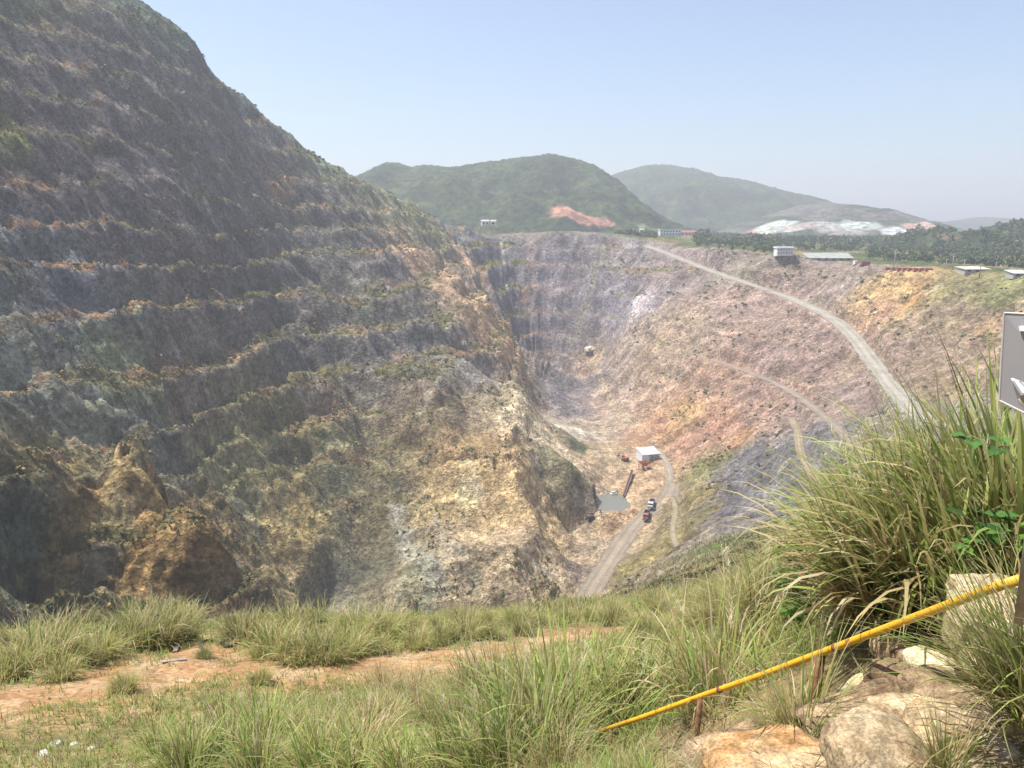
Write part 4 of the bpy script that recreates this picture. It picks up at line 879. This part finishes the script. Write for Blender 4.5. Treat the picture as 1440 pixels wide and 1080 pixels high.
def stone(u, v, wp, hp, Y, depth, rz, mat, label, box_k=3.2, seed=0, tilt=0.0, name='boulder', cat='stone', ry=0.0):
    x, y, z = P(u, v, Y); f = Y*_c-z*_s; w = wp*f/FPX; h = hp*f/FPX
    bm = bmesh.new(); bmesh.ops.create_cube(bm, size=2); bmesh.ops.subdivide_edges(bm, edges=bm.edges[:], cuts=22, use_grid_fill=True)
    for vt in bm.verts:
        c = vt.co; k = (abs(c.x)**box_k+abs(c.y)**box_k+abs(c.z)**box_k)**(1/box_k); q = c/k
        o = Vector((seed*3.1, seed*1.7, 0)); nz = .14*mn.noise(q*1.3+o)+.07*mn.noise(q*3.1+o)+.03*mn.noise(q*8+o)+.012*mn.noise(q*20+o)
        q = q*(1+nz); vt.co = Vector((q.x*w/2, q.y*depth/2, q.z*h/2))
    bm.transform(Matrix.Rotation(rz, 4, 'Z') @ Matrix.Rotation(tilt, 4, 'X') @ Matrix.Rotation(ry, 4, 'Y'))
    o = bm_obj(name, bm, mat, None, True, (x, y, z)); tag(o, label, cat)
stone(1085, 1084, 170, 66, 3.5, .5, .12, M_ORST, 'broad orange stained stone slab at the bottom of the photo left of the biggest boulder', 5, 1, -.1, ry=-.06)
stone(1232, 1066, 128, 92, 3.2, .5, .1, M_SAND, 'biggest rounded tan boulder at the bottom of the photo right of the orange slab', 2.8, 2, .1)
stone(1325, 1044, 104, 74, 3.3, .42, -.35, M_SAND, 'tan boulder with a dark weathered hollow beside the bottom right grass', 3.0, 3, .2)
stone(1282, 1016, 110, 40, 3.6, .36, .2, M_SAND, 'tilted tan stone lying behind the boulder with the dark hollow', 3.4, 4, .1, ry=.15)
stone(1205, 1006, 150, 42, 3.95, .32, .2, M_BROWN, 'long brown stained kerb stone at the foot of the thick rusty post', 4.5, 5, 0, ry=-.2)
stone(1312, 975, 84, 52, 3.85, .36, .1, M_BROWN, 'brown weathered stone directly below the pale cream stone', 3, 6)
stone(1258, 962, 56, 46, 4.2, .34, .2, M_BROWN, 'squarish dull brown stone left of the pale cream stone', 4, 7, ry=-.1)
stone(1310, 940, 54, 42, 4.1, .32, .3, M_CREAM, 'pale cream rounded stone below the handrail and above the brown stones', 3, 8, ry=-.15)
stone(1215, 978, 62, 22, 4.5, .3, .3, M_CREAM, 'flat pale slab in the grass left of the brown stones', 3.4, 9, ry=-.35)
stone(1396, 896, 92, 92, 3.75, .5, -.15, M_CREAM, 'big upright block under the upper end of the yellow handrail', 7, 10, 0)
stone(1412, 850, 100, 30, 3.85, .55, -.1, M_SAND, 'rough tan capstone lying on top of the big upright block', 6, 11, .05)
stone(1085, 1038, 110, 24, 4.3, .4, .2, M_BROWN, 'low reddish stone between the two rusty posts', 4, 12, -.1, ry=-.2)
stone(1010, 1060, 90, 20, 4.8, .4, .2, M_BROWN, 'low flat stone at the foot of the thin rusty post', 4, 13, -.1, ry=-.15)
stone(1160, 1030, 60, 26, 4.0, .3, .1, M_ORST, 'small orange stone behind the biggest boulder', 3.4, 17, 0)
stone(1372, 1010, 90, 50, 3.4, .4, .2, M_BROWN, 'brown stone half hidden by the grey green grass at the right edge', 3, 14)
stone(1400, 1078, 100, 44, 2.95, .4, .1, M_SAND, 'sandy stone in the bottom right corner under thin grass', 3, 15)
stone(1262, 918, 56, 34, 4.7, .34, .2, M_BROWN, 'shaded stone in dry litter left of the big upright block', 3, 16)
def handrail():
    root = empty('handrail', P(985, 985, 5.45)); tag(root, 'yellow painted pipe handrail on rusty posts running down beside the stones', 'handrail'); L0 = root.location
    m, N, L, B = new_mat('yellow_pipe_paint'); B.inputs['Roughness'].default_value = .45; g = N.new('ShaderNodeNewGeometry'); n = noise_node(N, L, 14, 7, .7, g.outputs['Position'])
    rp = N.new('ShaderNodeValToRGB'); e = rp.color_ramp.elements; e[0].position = .34; e[0].color = (.22, .09, .03, 1); e[1].position = .42; e[1].color = (.62, .33, .02, 1); q = e.new(.7); q.color = (.72, .42, .03, 1); L.new(n.outputs[0], rp.inputs[0]); L.new(rp.outputs[0], B.inputs['Base Color'])
    bp = N.new('ShaderNodeBump'); bp.inputs['Strength'].default_value = .3; bp.inputs['Distance'].default_value = .004; L.new(n.outputs[0], bp.inputs['Height']); L.new(bp.outputs[0], B.inputs['Normal'])
    rust = simple('rusty_steel', (.12, .06, .035), .9, .35, 18, bump=.4, c2=(.26, .13, .07))
    pts = [P(845, 1028, 6.45), P(905, 1008, 6.0), P(1000, 974, 5.4), P(1080, 946, 4.98), P(1160, 916, 4.56), P(1260, 878, 4.08), P(1340, 848, 3.72), P(1390, 829, 3.5), P(1434, 815, 3.33)]
    pts = [Vector(p)-L0 for p in pts]; bm = bmesh.new(); tube(bm, pts, .0215, .0245, 18); bm_obj('rail_pipe', bm, m, root, True)
    for i in (2, 4):
        d = (pts[i+1]-pts[i]).normalized(); bm = bmesh.new(); tube(bm, [pts[i]+d*.10, pts[i]+d*.13], .0268, .0268, 16); bm_obj('weld_joint', bm, rust, root, True)
    for u, v, Y, r, vb in [(985, 981, 5.46, .021, 1052), (1153, 921, 4.60, .036, 1012), (860, 1024, 6.33, .02, 1085)]:
        a = Vector(P(u, v, Y)); zb = P(u, vb, Y)[2]; b = Vector((a.x-.02, a.y, zb-.12)); bm = bmesh.new(); tube(bm, [b-L0, a-L0], r, r, 14); bm_obj('post', bm, rust, root, True)
handrail()
def sign():
    c = [Vector(P(1412, 440, 2.75)), Vector(P(1575, 447, 2.5)), Vector(P(1560, 640, 2.42)), Vector(P(1405, 563, 2.72))]; L0 = Vector(P(1440, 860, 2.75))
    root = empty('sign', L0); tag(root, 'grey metal sign panel on a post at the right edge above the tall grass', 'sign')
    grey = simple('grey_panel_paint', (.27, .265, .28), .5, .06, 2); n = (c[1]-c[0]).cross(c[3]-c[0]).normalized()
    bm = bmesh.new(); fr = [bm.verts.new(p-L0) for p in c]; bk = [bm.verts.new(p-L0+n*.02*(-1 if n.y < 0 else 1)) for p in c]
    bm.faces.new(fr); bm.faces.new(bk[::-1])
    for i in range(4): bm.faces.new((fr[i], fr[(i+1) % 4], bk[(i+1) % 4], bk[i]))
    bm_obj('panel', bm, grey, root)
    edge = simple('galvanised_edge', (.48, .48, .48), .4, .1, 5); bm = bmesh.new()
    for i in (0, 2, 3): tube(bm, [c[i]-L0, c[(i+1) % 4]-L0], .0035, .0035, 8)
    bm_obj('edge_trim', bm, edge, root)
    def plate(name, px, mat):
        bm = bmesh.new(); a = [Vector(P(*q))-L0 for q in px]; t = Vector((0, -.012, .004)); f1 = [bm.verts.new(q) for q in a]; f2 = [bm.verts.new(q+t) for q in a]
        bm.faces.new(f1); bm.faces.new(f2[::-1]); k = len(a)
        for i in range(k): bm.faces.new((f1[i], f1[(i+1) % k], f2[(i+1) % k], f2[i]))
        bm_obj(name, bm, mat, root)
    plate('bracket', [(1421, 532, 2.6), (1432, 536, 2.56), (1478, 560, 2.5), (1480, 608, 2.48), (1436, 553, 2.53)], M_WHITE)
    plate('bracket_side', [(1423, 536, 2.585), (1436, 556, 2.515), (1480, 612, 2.465), (1470, 616, 2.5), (1432, 566, 2.56)], grey)
    plate('bracket_edge', [(1429, 562, 2.55), (1434, 561, 2.545), (1482, 622, 2.46), (1480, 628, 2.47)], M_WHITE)
    plate('label_strip', [(1432, 459, 2.7), (1560, 462, 2.5), (1560, 475, 2.49), (1434, 466, 2.69)], M_WHITE)
    bm = bmesh.new(); tube(bm, [Vector((.0, 0.02, -.06)), Vector(P(1452, 720, 2.76))-L0, Vector(P(1472, 520, 2.72))-L0], .017, .017, 12); bm_obj('post', bm, simple('sign_post_paint', (.30, .26, .22), .8, .2, 10), root, True)
sign()
# ------------------------------------------------------------------ grass clumps that stand apart, each an object
G_TALL = [make_me('grass_clump', clump_data(n_, h_, .40, w_, d_, seed=s, olive=.18, plumes=pl, stiff=.2, bendk=bk)) for s, pl, n_, h_, w_, d_, bk in ((1, 0, 240, 1.3, .030, .10, 1.0), (2, 4, 260, 1.15, .026, .25, 1.2), (3, 0, 220, 1.35, .034, .06, 1.3), (4, 7, 240, 1.1, .022, .5, 1.1), (5, 0, 300, .85, .028, .15, 1.5), (6, 2, 230, 1.45, .030, .2, .8))]
G_RIM = [make_me('grass_clump', clump_data(520, 1.5, .60, .034, .22, seed=s, olive=.6, plumes=pl, stiff=.26, bendk=1.35)) for s, pl in ((11, 4), (12, 0), (13, 6))]
G_DRY = [make_me('grass_clump', clump_data(360, 1.15, .36, .013, .75, seed=s, olive=.4, plumes=6)) for s in (21, 22)]
G_BIG = [make_me('grass_clump', clump_data(330, 1.45, .34, .038, d, lean=l, seed=s, olive=.4, plumes=p_, bendk=1.12)) for s, d, l, p_ in ((31, .42, (-.05, .02), 2), (32, .22, (-.1, 0), 1), (33, .26, (-.05, 0), 1), (34, .22, (.05, 0), 0))]
G_GREY = [make_me('grass_clump', clump_data(150, .8, .10, .012, .25, lean=l, seed=s, olive=.5, bendk=.9)) for s, l in ((41, (-.1, 0)), (42, (-.3, 0)))]
rg = random.Random(12)
def clump(mes, u, v, sc, label, group=None, Y=None, dz=0.0, rz=None):
    p = hitn(u, v) if Y is None else P(u, v, Y)
    return put('grass_clump', rg.choice(mes), (p[0], p[1], p[2]+dz), rg.uniform(0, 6.28) if rz is None else rz, sc*rg.uniform(.9, 1.1), label, 'grass clump', group)
# right: the big stand of tall silver grass
lab = 'tall pale tipped grass in the big stand at the right edge above the handrail'
for i, (u, v, Y, s, k) in enumerate([(1205, 852, 6.4, .58, 1), (1225, 862, 5.9, .72, 0), (1244, 866, 5.6, .85, 0), (1258, 870, 5.3, 1.0, 0), (1290, 870, 5.2, 1.0, 1), (1325, 866, 5.1, 1.0, 2), (1360, 858, 5.0, 1.0, 2), (1400, 845, 4.9, 1.05, 3), (1440, 835, 4.8, 1.1, 3),
                                     (1250, 838, 6.4, .95, 0), (1275, 838, 6.2, 1.1, 1), (1315, 832, 6.0, 1.12, 2), (1350, 828, 5.9, 1.15, 3), (1385, 822, 5.8, 1.2, 1), (1425, 812, 5.6, 1.3, 2), (1470, 810, 5.2, 1.3, 3)]):
    put('grass_clump', G_BIG[k], P(u, v, Y), rg.uniform(-.35, .35), s, lab, 'grass clump', 'big stand of tall grass at the right')
# middle: green grass between the camera and the track
lab = 'green long bladed grass clump in the dense foreground patch left of the yellow handrail'
spots = []
for i in range(400):
    u = rg.uniform(210, 1130); v = rg.uniform(930, 1110)
    top = 1000-(u-210)*.105 if u < 560 else 962-(u-560)*.06
    if v < top+40 or (u > 800 and v > 1046-(u-800)*.27): continue
    if any(abs(u-a)/1.0 < 38*(v/1000)**2 and abs(v-b) < 16 for a, b in spots): continue
    spots.append((u, v))
for u, v in spots[4:74:6]: clump(G_DRY, u, v, rg.uniform(.6, 1.0), 'straw coloured dry clump mixed into the green foreground patch left of the handrail', 'dry clumps in the foreground grass')
for i, (u, v) in enumerate(spots[:74]):
    if i % 6 != 4: clump(G_TALL, u, v, rg.uniform(.62, 1.0) if u > 700 else rg.uniform(.5, .85), lab, 'dense foreground grass')
for u, v, s, l in [(660, 975, .95, 'dry straw plumed grass clump standing by the orange track in the middle'), (540, 972, .7, 'dry grass clump with dead grey foot left of the plumed one'), (1060, 905, .9, 'straw coloured grass clump left of the bright green leafy shrub')]:
    clump(G_DRY, u, v, s, l)
# clumps along the edge of the pit
lab = 'olive green bushy grass clump in the left row on the pit edge'
for u, v, s in [(15, 955, 1.0), (60, 945, 1.05), (105, 935, .8), (140, 928, .85), (178, 915, 1.0), (215, 908, 1.1), (248, 900, 1.15), (30, 925, .9), (90, 915, .9), (190, 892, 1.0), (230, 886, 1.0), (262, 880, .8)]:
    clump(G_RIM, u, v, s*rg.uniform(.7, 1.05), lab, 'left row of grass on the pit edge')
lab = 'olive green grass clump in the middle row between orange track and pit'
for u, v, s in [(345, 905, 1.0), (385, 925, 1.0), (420, 930, 1.05), (455, 932, 1.0), (490, 925, 1.0), (330, 885, .8), (370, 890, 1.0), (410, 895, 1.1), (450, 895, 1.1), (500, 900, 1.0), (540, 898, 1.1), (575, 892, 1.15), (530, 918, .8), (585, 912, .7), (620, 905, .7), (655, 900, .75), (690, 897, .75),
                (615, 885, .8), (650, 882, .85), (690, 880, .8), (730, 882, .75), (760, 880, .7), (735, 893, .6), (800, 876, .6), (835, 872, .6), (870, 866, .6)]:
    clump(G_RIM, u, v, s*rg.uniform(.55, .95), lab, 'middle row of grass on the pit edge')
lab = 'yellow green grass clump on the slope between the pit road and the handrail'
for i in range(46):
    u = rg.uniform(860, 1190); v = rg.uniform(0, 1); v = (858-(u-860)*.16)*(1-v)+(905-(u-860)*.10)*v
    clump(G_RIM if i % 3 else G_DRY, u, v, rg.uniform(.45, .7), lab, 'grass on the near right slope')
# single tufts around the stones
clump([G_GREY[0]], 1128, 1038, 1.0, 'grey green fountain of grass at the foot of the thick rusty post', Y=3.95, rz=.3)
clump([G_GREY[0]], 1085, 1040, .6, 'thin grass tuft just left of the fountain grass by the thick post', Y=4.3)
for u, v, Y, s in [(1425, 985, 3.1, 1.0), (1450, 960, 3.2, 1.0), (1440, 1010, 2.9, .9), (1470, 1000, 2.9, 1.1)]:
    clump([G_GREY[1]], u, v, s, 'grey green grass leaning left over the stones at the right edge', 'leaning grass at the right edge', Y=Y, rz=rg.uniform(-.3, .3))
clump(G_GREY, 1330, 1088, .45, 'short grass tuft growing before the boulder with the dark hollow', Y=2.95)
for u, v, s, l in [(85, 955, .5, 'low grass tuft on bare orange soil below the left row'), (175, 972, .34, 'small grey green tuft on the orange track at the left'), (288, 925, .28, 'tiny upright tuft beside the old hose'), (365, 960, .35, 'small olive tuft at the left end of the foreground grass')]:
    clump(G_RIM, u, v, s, l)

# ------------------------------------------------------------------ low ground cover near the camera (uncountable)
def ground_cover():
    rng = np.random.default_rng(17); n = 30000
    r = np.exp(rng.uniform(np.log(3.0), np.log(46), n)); a = rng.uniform(-.80, .80, n); x = r*np.sin(a); y = r*np.cos(a)
    so = fbm(x/3.2, y/3.2, 5, 141, .6); tr = np.abs(road_dist(TRACK, x, y)[0]+.7*so)
    keep = rng.random(n) < np.clip(.15+1.1*sstep(-.3, .3, so+.3), 0, 1)*sstep(.9, 2.4, tr)*.9+.04
    keep &= ~((y < 6.6) & (x > .18*y+.1) & (y < 6.6-(x-1.3)*.62))
    x, y, r = (np.repeat(q_[keep], 11) for q_ in (x, y, r)); n = len(x); tuft = np.repeat(rng.uniform(.5, 1.25, n//11), 11)
    x = x+rng.normal(size=n)*.045*(1+r/14); y = y+rng.normal(size=n)*.045*(1+r/14); z = H1(x, y); right = sstep(-4, 8, x)
    h = tuft*rng.uniform(.07, .24, n)*(1+.8*right)*(1+r/40); c = OLIVE[rng.integers(0, 3, n)].copy(); d = rng.random(n) < .45; c[d] = STRAW[rng.integers(0, 4, d.sum())]*.8; g = rng.random(n) < .4; c[g] = GREEN[rng.integers(0, 4, g.sum())]
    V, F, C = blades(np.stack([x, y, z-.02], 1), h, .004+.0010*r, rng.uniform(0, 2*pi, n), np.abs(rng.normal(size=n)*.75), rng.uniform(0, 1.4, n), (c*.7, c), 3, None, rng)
    tag(mesh_np('grass', V, F, M_LEAF, C), kind='stuff')
    # dry litter between the stones
    n = 9000; y = rng.uniform(2.3, 6.6, n); x = rng.uniform(.2, 4.6, n); k = (x > .16*y) & (x < .8*y+.4); x, y = x[k], y[k]; n = len(x); z = H1(x, y); c = STRAW[rng.integers(0, 4, n)]*rng.uniform(.35, 1, n)[:, None]
    V, F, C = blades(np.stack([x, y, z+.004], 1), rng.uniform(.05, .28, n), rng.uniform(.003, .009, n), rng.uniform(0, 2*pi, n), rng.uniform(1.0, 1.55, n), rng.uniform(-.3, .5, n), (c, c*.9), 4, None, rng)
    tag(mesh_np('dry_litter', V, F, M_LEAF, C), kind='stuff')
    # rough grass on the slope that drops into the pit at the right
    n = 60000; r = np.exp(rng.uniform(np.log(30), np.log(240), n)); a = rng.uniform(.02, .62, n); x = r*np.sin(a); y = r*np.cos(a); z0 = base(x, y)
    keep = (sstep(300, 265, y) > rng.random(n)) & ~np.any([road_dist(q, x, y)[0] < w*.6+.5 for q, w, c_ in ROADS], axis=0) & (rng.random(n) < .35+.65*sstep(-.2, .4, fbm(x/9, y/9, 4, 160))) & (z0 > -139) & (np.abs(a) < .62)
    x, y, r = x[keep], y[keep], r[keep]; n = len(x); z = H1(x, y); c = np.where(rng.random(n)[:, None] < .6, STRAW[rng.integers(0, 4, n)]*.75, OLIVE[rng.integers(0, 3, n)]*1.1)
    h = rng.uniform(.35, .9, n)*(.7+r/200)
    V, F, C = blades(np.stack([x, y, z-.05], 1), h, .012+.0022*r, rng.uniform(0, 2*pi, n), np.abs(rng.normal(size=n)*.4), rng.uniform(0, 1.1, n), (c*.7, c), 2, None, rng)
    tag(mesh_np('slope_grass', V, F, M_LEAF, C), kind='stuff')
ground_cover()

# ------------------------------------------------------------------ leafy plants
def leaf_shape(bm_parts, base_p, direction, L, W, droop, col, lobed, rng):
    """one broad leaf with a fold along the midrib, lobed or plain"""
    d = np.array(direction, float); d /= np.linalg.norm(d); up = np.array([0, 0, 1.]); s = np.cross(d, up); s /= np.linalg.norm(s)+1e-6; n = np.cross(s, d)
    prof = [(0, .10), (.12, .62), (.28, 1.0), (.42, .78 if lobed else .95), (.58, .92 if lobed else .8), (.74, .46), (.88, .26), (1, .02)]
    V = []; C = []
    for t, w in prof:
        c = np.array(base_p)+d*L*t-up*droop*L*t*t
        for k, e in ((-1, .10), (-.5, .03), (0, 0), (.5, .03), (1, .10)): V.append(c+s*k*W*w*.5+n*e*W*w); C.append(np.array(col)*(1.25 if k == 0 else 1))
    F = [[5*i+j, 5*i+j+1, 5*i+j+6, 5*i+j+5] for i in range(len(prof)-1) for j in range(4)]
    bm_parts.append((np.array(V), np.array(F), np.array(C)))
def leafy(u, v, Y, h, n, L, pal, label, lobed=True, name='leafy_plant', spread=.18, cat='plant', seed=0):
    rng = np.random.default_rng(seed); x, y, z = P(u, v, Y); root = empty(name, (x, y, z)); tag(root, label, cat); parts = []; bm = bmesh.new()
    for i in range(max(1, n//5)):
        a = rng.uniform(0, 2*pi); top = np.array([cos(a)*spread*rng.uniform(.3, 1), sin(a)*spread*rng.uniform(.3, 1), h*rng.uniform(.7, 1.05)])
        tube(bm, [(0, 0, -.05), tuple(top*.5+np.array([.02, 0, .03])), tuple(top)], .007, .003, 6)
        for j in range(5 if n >= 5 else n):
            f = rng.uniform(.45, 1); b = top*f; az = rng.uniform(0, 2*pi); dr = (cos(az), sin(az), rng.uniform(-.1, .5)); e = b+np.array(dr)*L*.35
            tube(bm, [tuple(b), tuple(e)], .0025, .002, 5); leaf_shape(parts, e, dr, L*rng.uniform(.7, 1.2), L*rng.uniform(.75, 1.0), rng.uniform(.1, .5), np.array(pal[rng.integers(0, len(pal))])*rng.uniform(.8, 1.2), lobed, rng)
    bm_obj('stem', bm, simple('green_stem', (.12, .16, .05), .7, .2), root, True)
    V, F, C = join(parts); mesh_np('leaves', V, F, M_LEAF, C, parent=root)
VINE = [(.07, .16, .035), (.09, .20, .045), (.06, .13, .04)]; FRESH = [(.13, .26, .04), (.17, .30, .05), (.10, .20, .04)]
leafy(1374, 790, 4.45, .42, 10, .15, VINE, 'vine with broad dark green lobed leaves in front of the tall grass stand', seed=1, spread=.08)
leafy(1385, 640, 4.6, .12, 10, .11, VINE, 'green vine leaves just below the grey sign panel', seed=2, spread=.2)
leafy(1350, 800, 4.4, .22, 10, .07, FRESH, 'light green small leaved weed at the foot of the tall grass stand', False, seed=3)
leafy(1425, 795, 3.9, .28, 15, .07, FRESH, 'yellow green leafy weed beside the upper end of the handrail', False, seed=4)
def leafy_shrub():
    rng = np.random.default_rng(9); x, y, z = P(1118, 862, 7.2); root = empty('leafy_shrub', (x, y, z)); tag(root, 'bright green leafy shrub with a dark upright top left of the tall grass', 'shrub')
    cs = [(rng.normal()*.13, rng.normal()*.13, rng.uniform(.15, .55)) for _ in range(9)]+[(rng.normal()*.05, rng.normal()*.05, q) for q in (.6, .7, .8, .9)]; rs = [.14]*9+[.08]*4
    V, F, C = leaf_cloud(900, cs, rs, .032, FRESH, rng); hi = V[:, 2] > .58; C[hi] *= np.array([.45, .45, .8]); mesh_np('foliage', V, F, M_LEAF, C, parent=root)
    bm = bmesh.new()
    for c in cs: tube(bm, [(0, 0, -.05), (c[0]*.4, c[1]*.4, c[2]*.5), c], .009, .003, 5)
    bm_obj('stem', bm, M_BARK, root, True)
leafy_shrub()

# ------------------------------------------------------------------ litter on the bare ground
def hose():
    px = [(292, 925), (286, 917), (282, 909), (290, 903), (305, 905), (318, 911), (330, 907), (338, 899), (330, 893)]
    pts = [Vector(hitn(u, v))+Vector((0, 0, .045)) for u, v in px]; fine = []
    for i in range(len(pts)-1):
        p0 = pts[max(i-1, 0)]; p1 = pts[i]; p2 = pts[i+1]; p3 = pts[min(i+2, len(pts)-1)]
        for k in range(6):
            t = k/6; fine.append(.5*((2*p1)+(p2-p0)*t+(2*p0-5*p1+4*p2-p3)*t*t+(3*p1-p0-3*p2+p3)*t**3))
    for q in fine: q.z = gz(q.x, q.y)+.05
    c = fine[len(fine)//2].copy(); bm = bmesh.new(); tube(bm, [q-c for q in fine], .05, .05, 10); tag(bm_obj('hose', bm, M_TYRE, None, True, c), 'black curved old hose lying on orange soil at the gap in the grass', 'hose')
hose()
def plank(u0, v0, u1, v1, w, label, mat=M_WOOD):
    a = Vector(hitn(u0, v0)); b = Vector(hitn(u1, v1)); m = (a+b)/2+Vector((0, 0, .05)); rot = (b-a).to_track_quat('X', 'Z').to_matrix().to_4x4()
    bm = bmesh.new(); box(bm, (0, 0, 0), ((b-a).length, w, w*.35), rot, .008); tag(bm_obj('plank', bm, mat, None, False, m), label, 'plank')
plank(246, 918, 252, 905, .14, 'weathered grey wooden plank lying on the orange soil at left'); plank(228, 933, 262, 929, .12, 'pale plank lying beside the black hose')
M_RUBBLE = sandstone('white_rubble', (.50, .46, .38), (.62, .58, .50), (.72, .68, .62))
for i, (u, v, s, l) in enumerate([(76, 1050, 18, 'largest white lump of rubble on the grassy ground at bottom left'), (60, 1062, 14, 'flat pale rubble piece left of the largest white lump'), (104, 1047, 9, 'small white rubble piece right of the largest white lump'), (128, 1053, 8, 'small pale rubble piece farthest right at bottom left'), (266, 960, 9, 'orange clod of stone lying on the bare track'), (232, 972, 6, 'small brown clod left of the orange one')]):
    p = hitn(u, v); f = p[1]*_c-p[2]*_s; stone(u, v, s*1.0, s*.55, p[1], s*1.3*f/FPX, .5*i, M_RUBBLE if i < 4 else M_ORST, l, 2.8, 30+i, name='rubble')
def pebbles():
    rng = np.random.default_rng(3); n = 2600; r = np.exp(rng.uniform(np.log(6), np.log(30), n)); a = rng.uniform(-.7, .5, n); x = r*np.sin(a); y = r*np.cos(a); so = fbm(x/3.2, y/3.2, 5, 141, .6); tr = np.abs(road_dist(TRACK, x, y)[0]+.7*so)
    k = (tr < 2.0) | (so < -.3); x, y = x[k], y[k]; n = len(x); z = H1(x, y); s = rng.uniform(.015, .06, n)
    oc = np.array([[1, 0, 0], [0, 1, 0], [-1, 0, 0], [0, -1, 0], [0, 0, .8], [0, 0, -.8]]); V = (np.stack([x, y, z], 1)[:, None]+oc[None]*s[:, None, None]*rng.uniform(.6, 1.4, (n, 6, 1))).reshape(-1, 3)
    f = np.array([[0, 1, 4], [1, 2, 4], [2, 3, 4], [3, 0, 4], [1, 0, 5], [2, 1, 5], [3, 2, 5], [0, 3, 5]]); F = (np.arange(n)[:, None, None]*6+f[None]).reshape(-1, 3)
    C = np.repeat(np.array([[.36, .22, .12], [.46, .36, .25], [.28, .19, .12]])[rng.integers(0, 3, n)], 6, 0); tag(mesh_np('pebbles', V, F, M_NEAR, C, False), kind='stuff')
pebbles()

# ------------------------------------------------------------------ the hazy air
def haze_box():
    bm = bmesh.new(); box(bm, (0, 0, 20), (10600, 10600, 480))
    m = bpy.data.materials.new('haze_air'); m.use_nodes = True; nt = m.node_tree; nt.nodes.clear()
    o = nt.nodes.new('ShaderNodeOutputMaterial'); v = nt.nodes.new('ShaderNodeVolumePrincipled')
    v.inputs['Color'].default_value = (0.9, 0.93, 1.0, 1); v.inputs['Density'].default_value = HAZE_DENSITY; v.inputs['Anisotropy'].default_value = 0.2
    v.inputs['Density Attribute'].default_value = ''
    nt.links.new(v.outputs[0], o.inputs['Volume'])
    tag(bm_obj('haze', bm, m), kind='stuff')
haze_box()
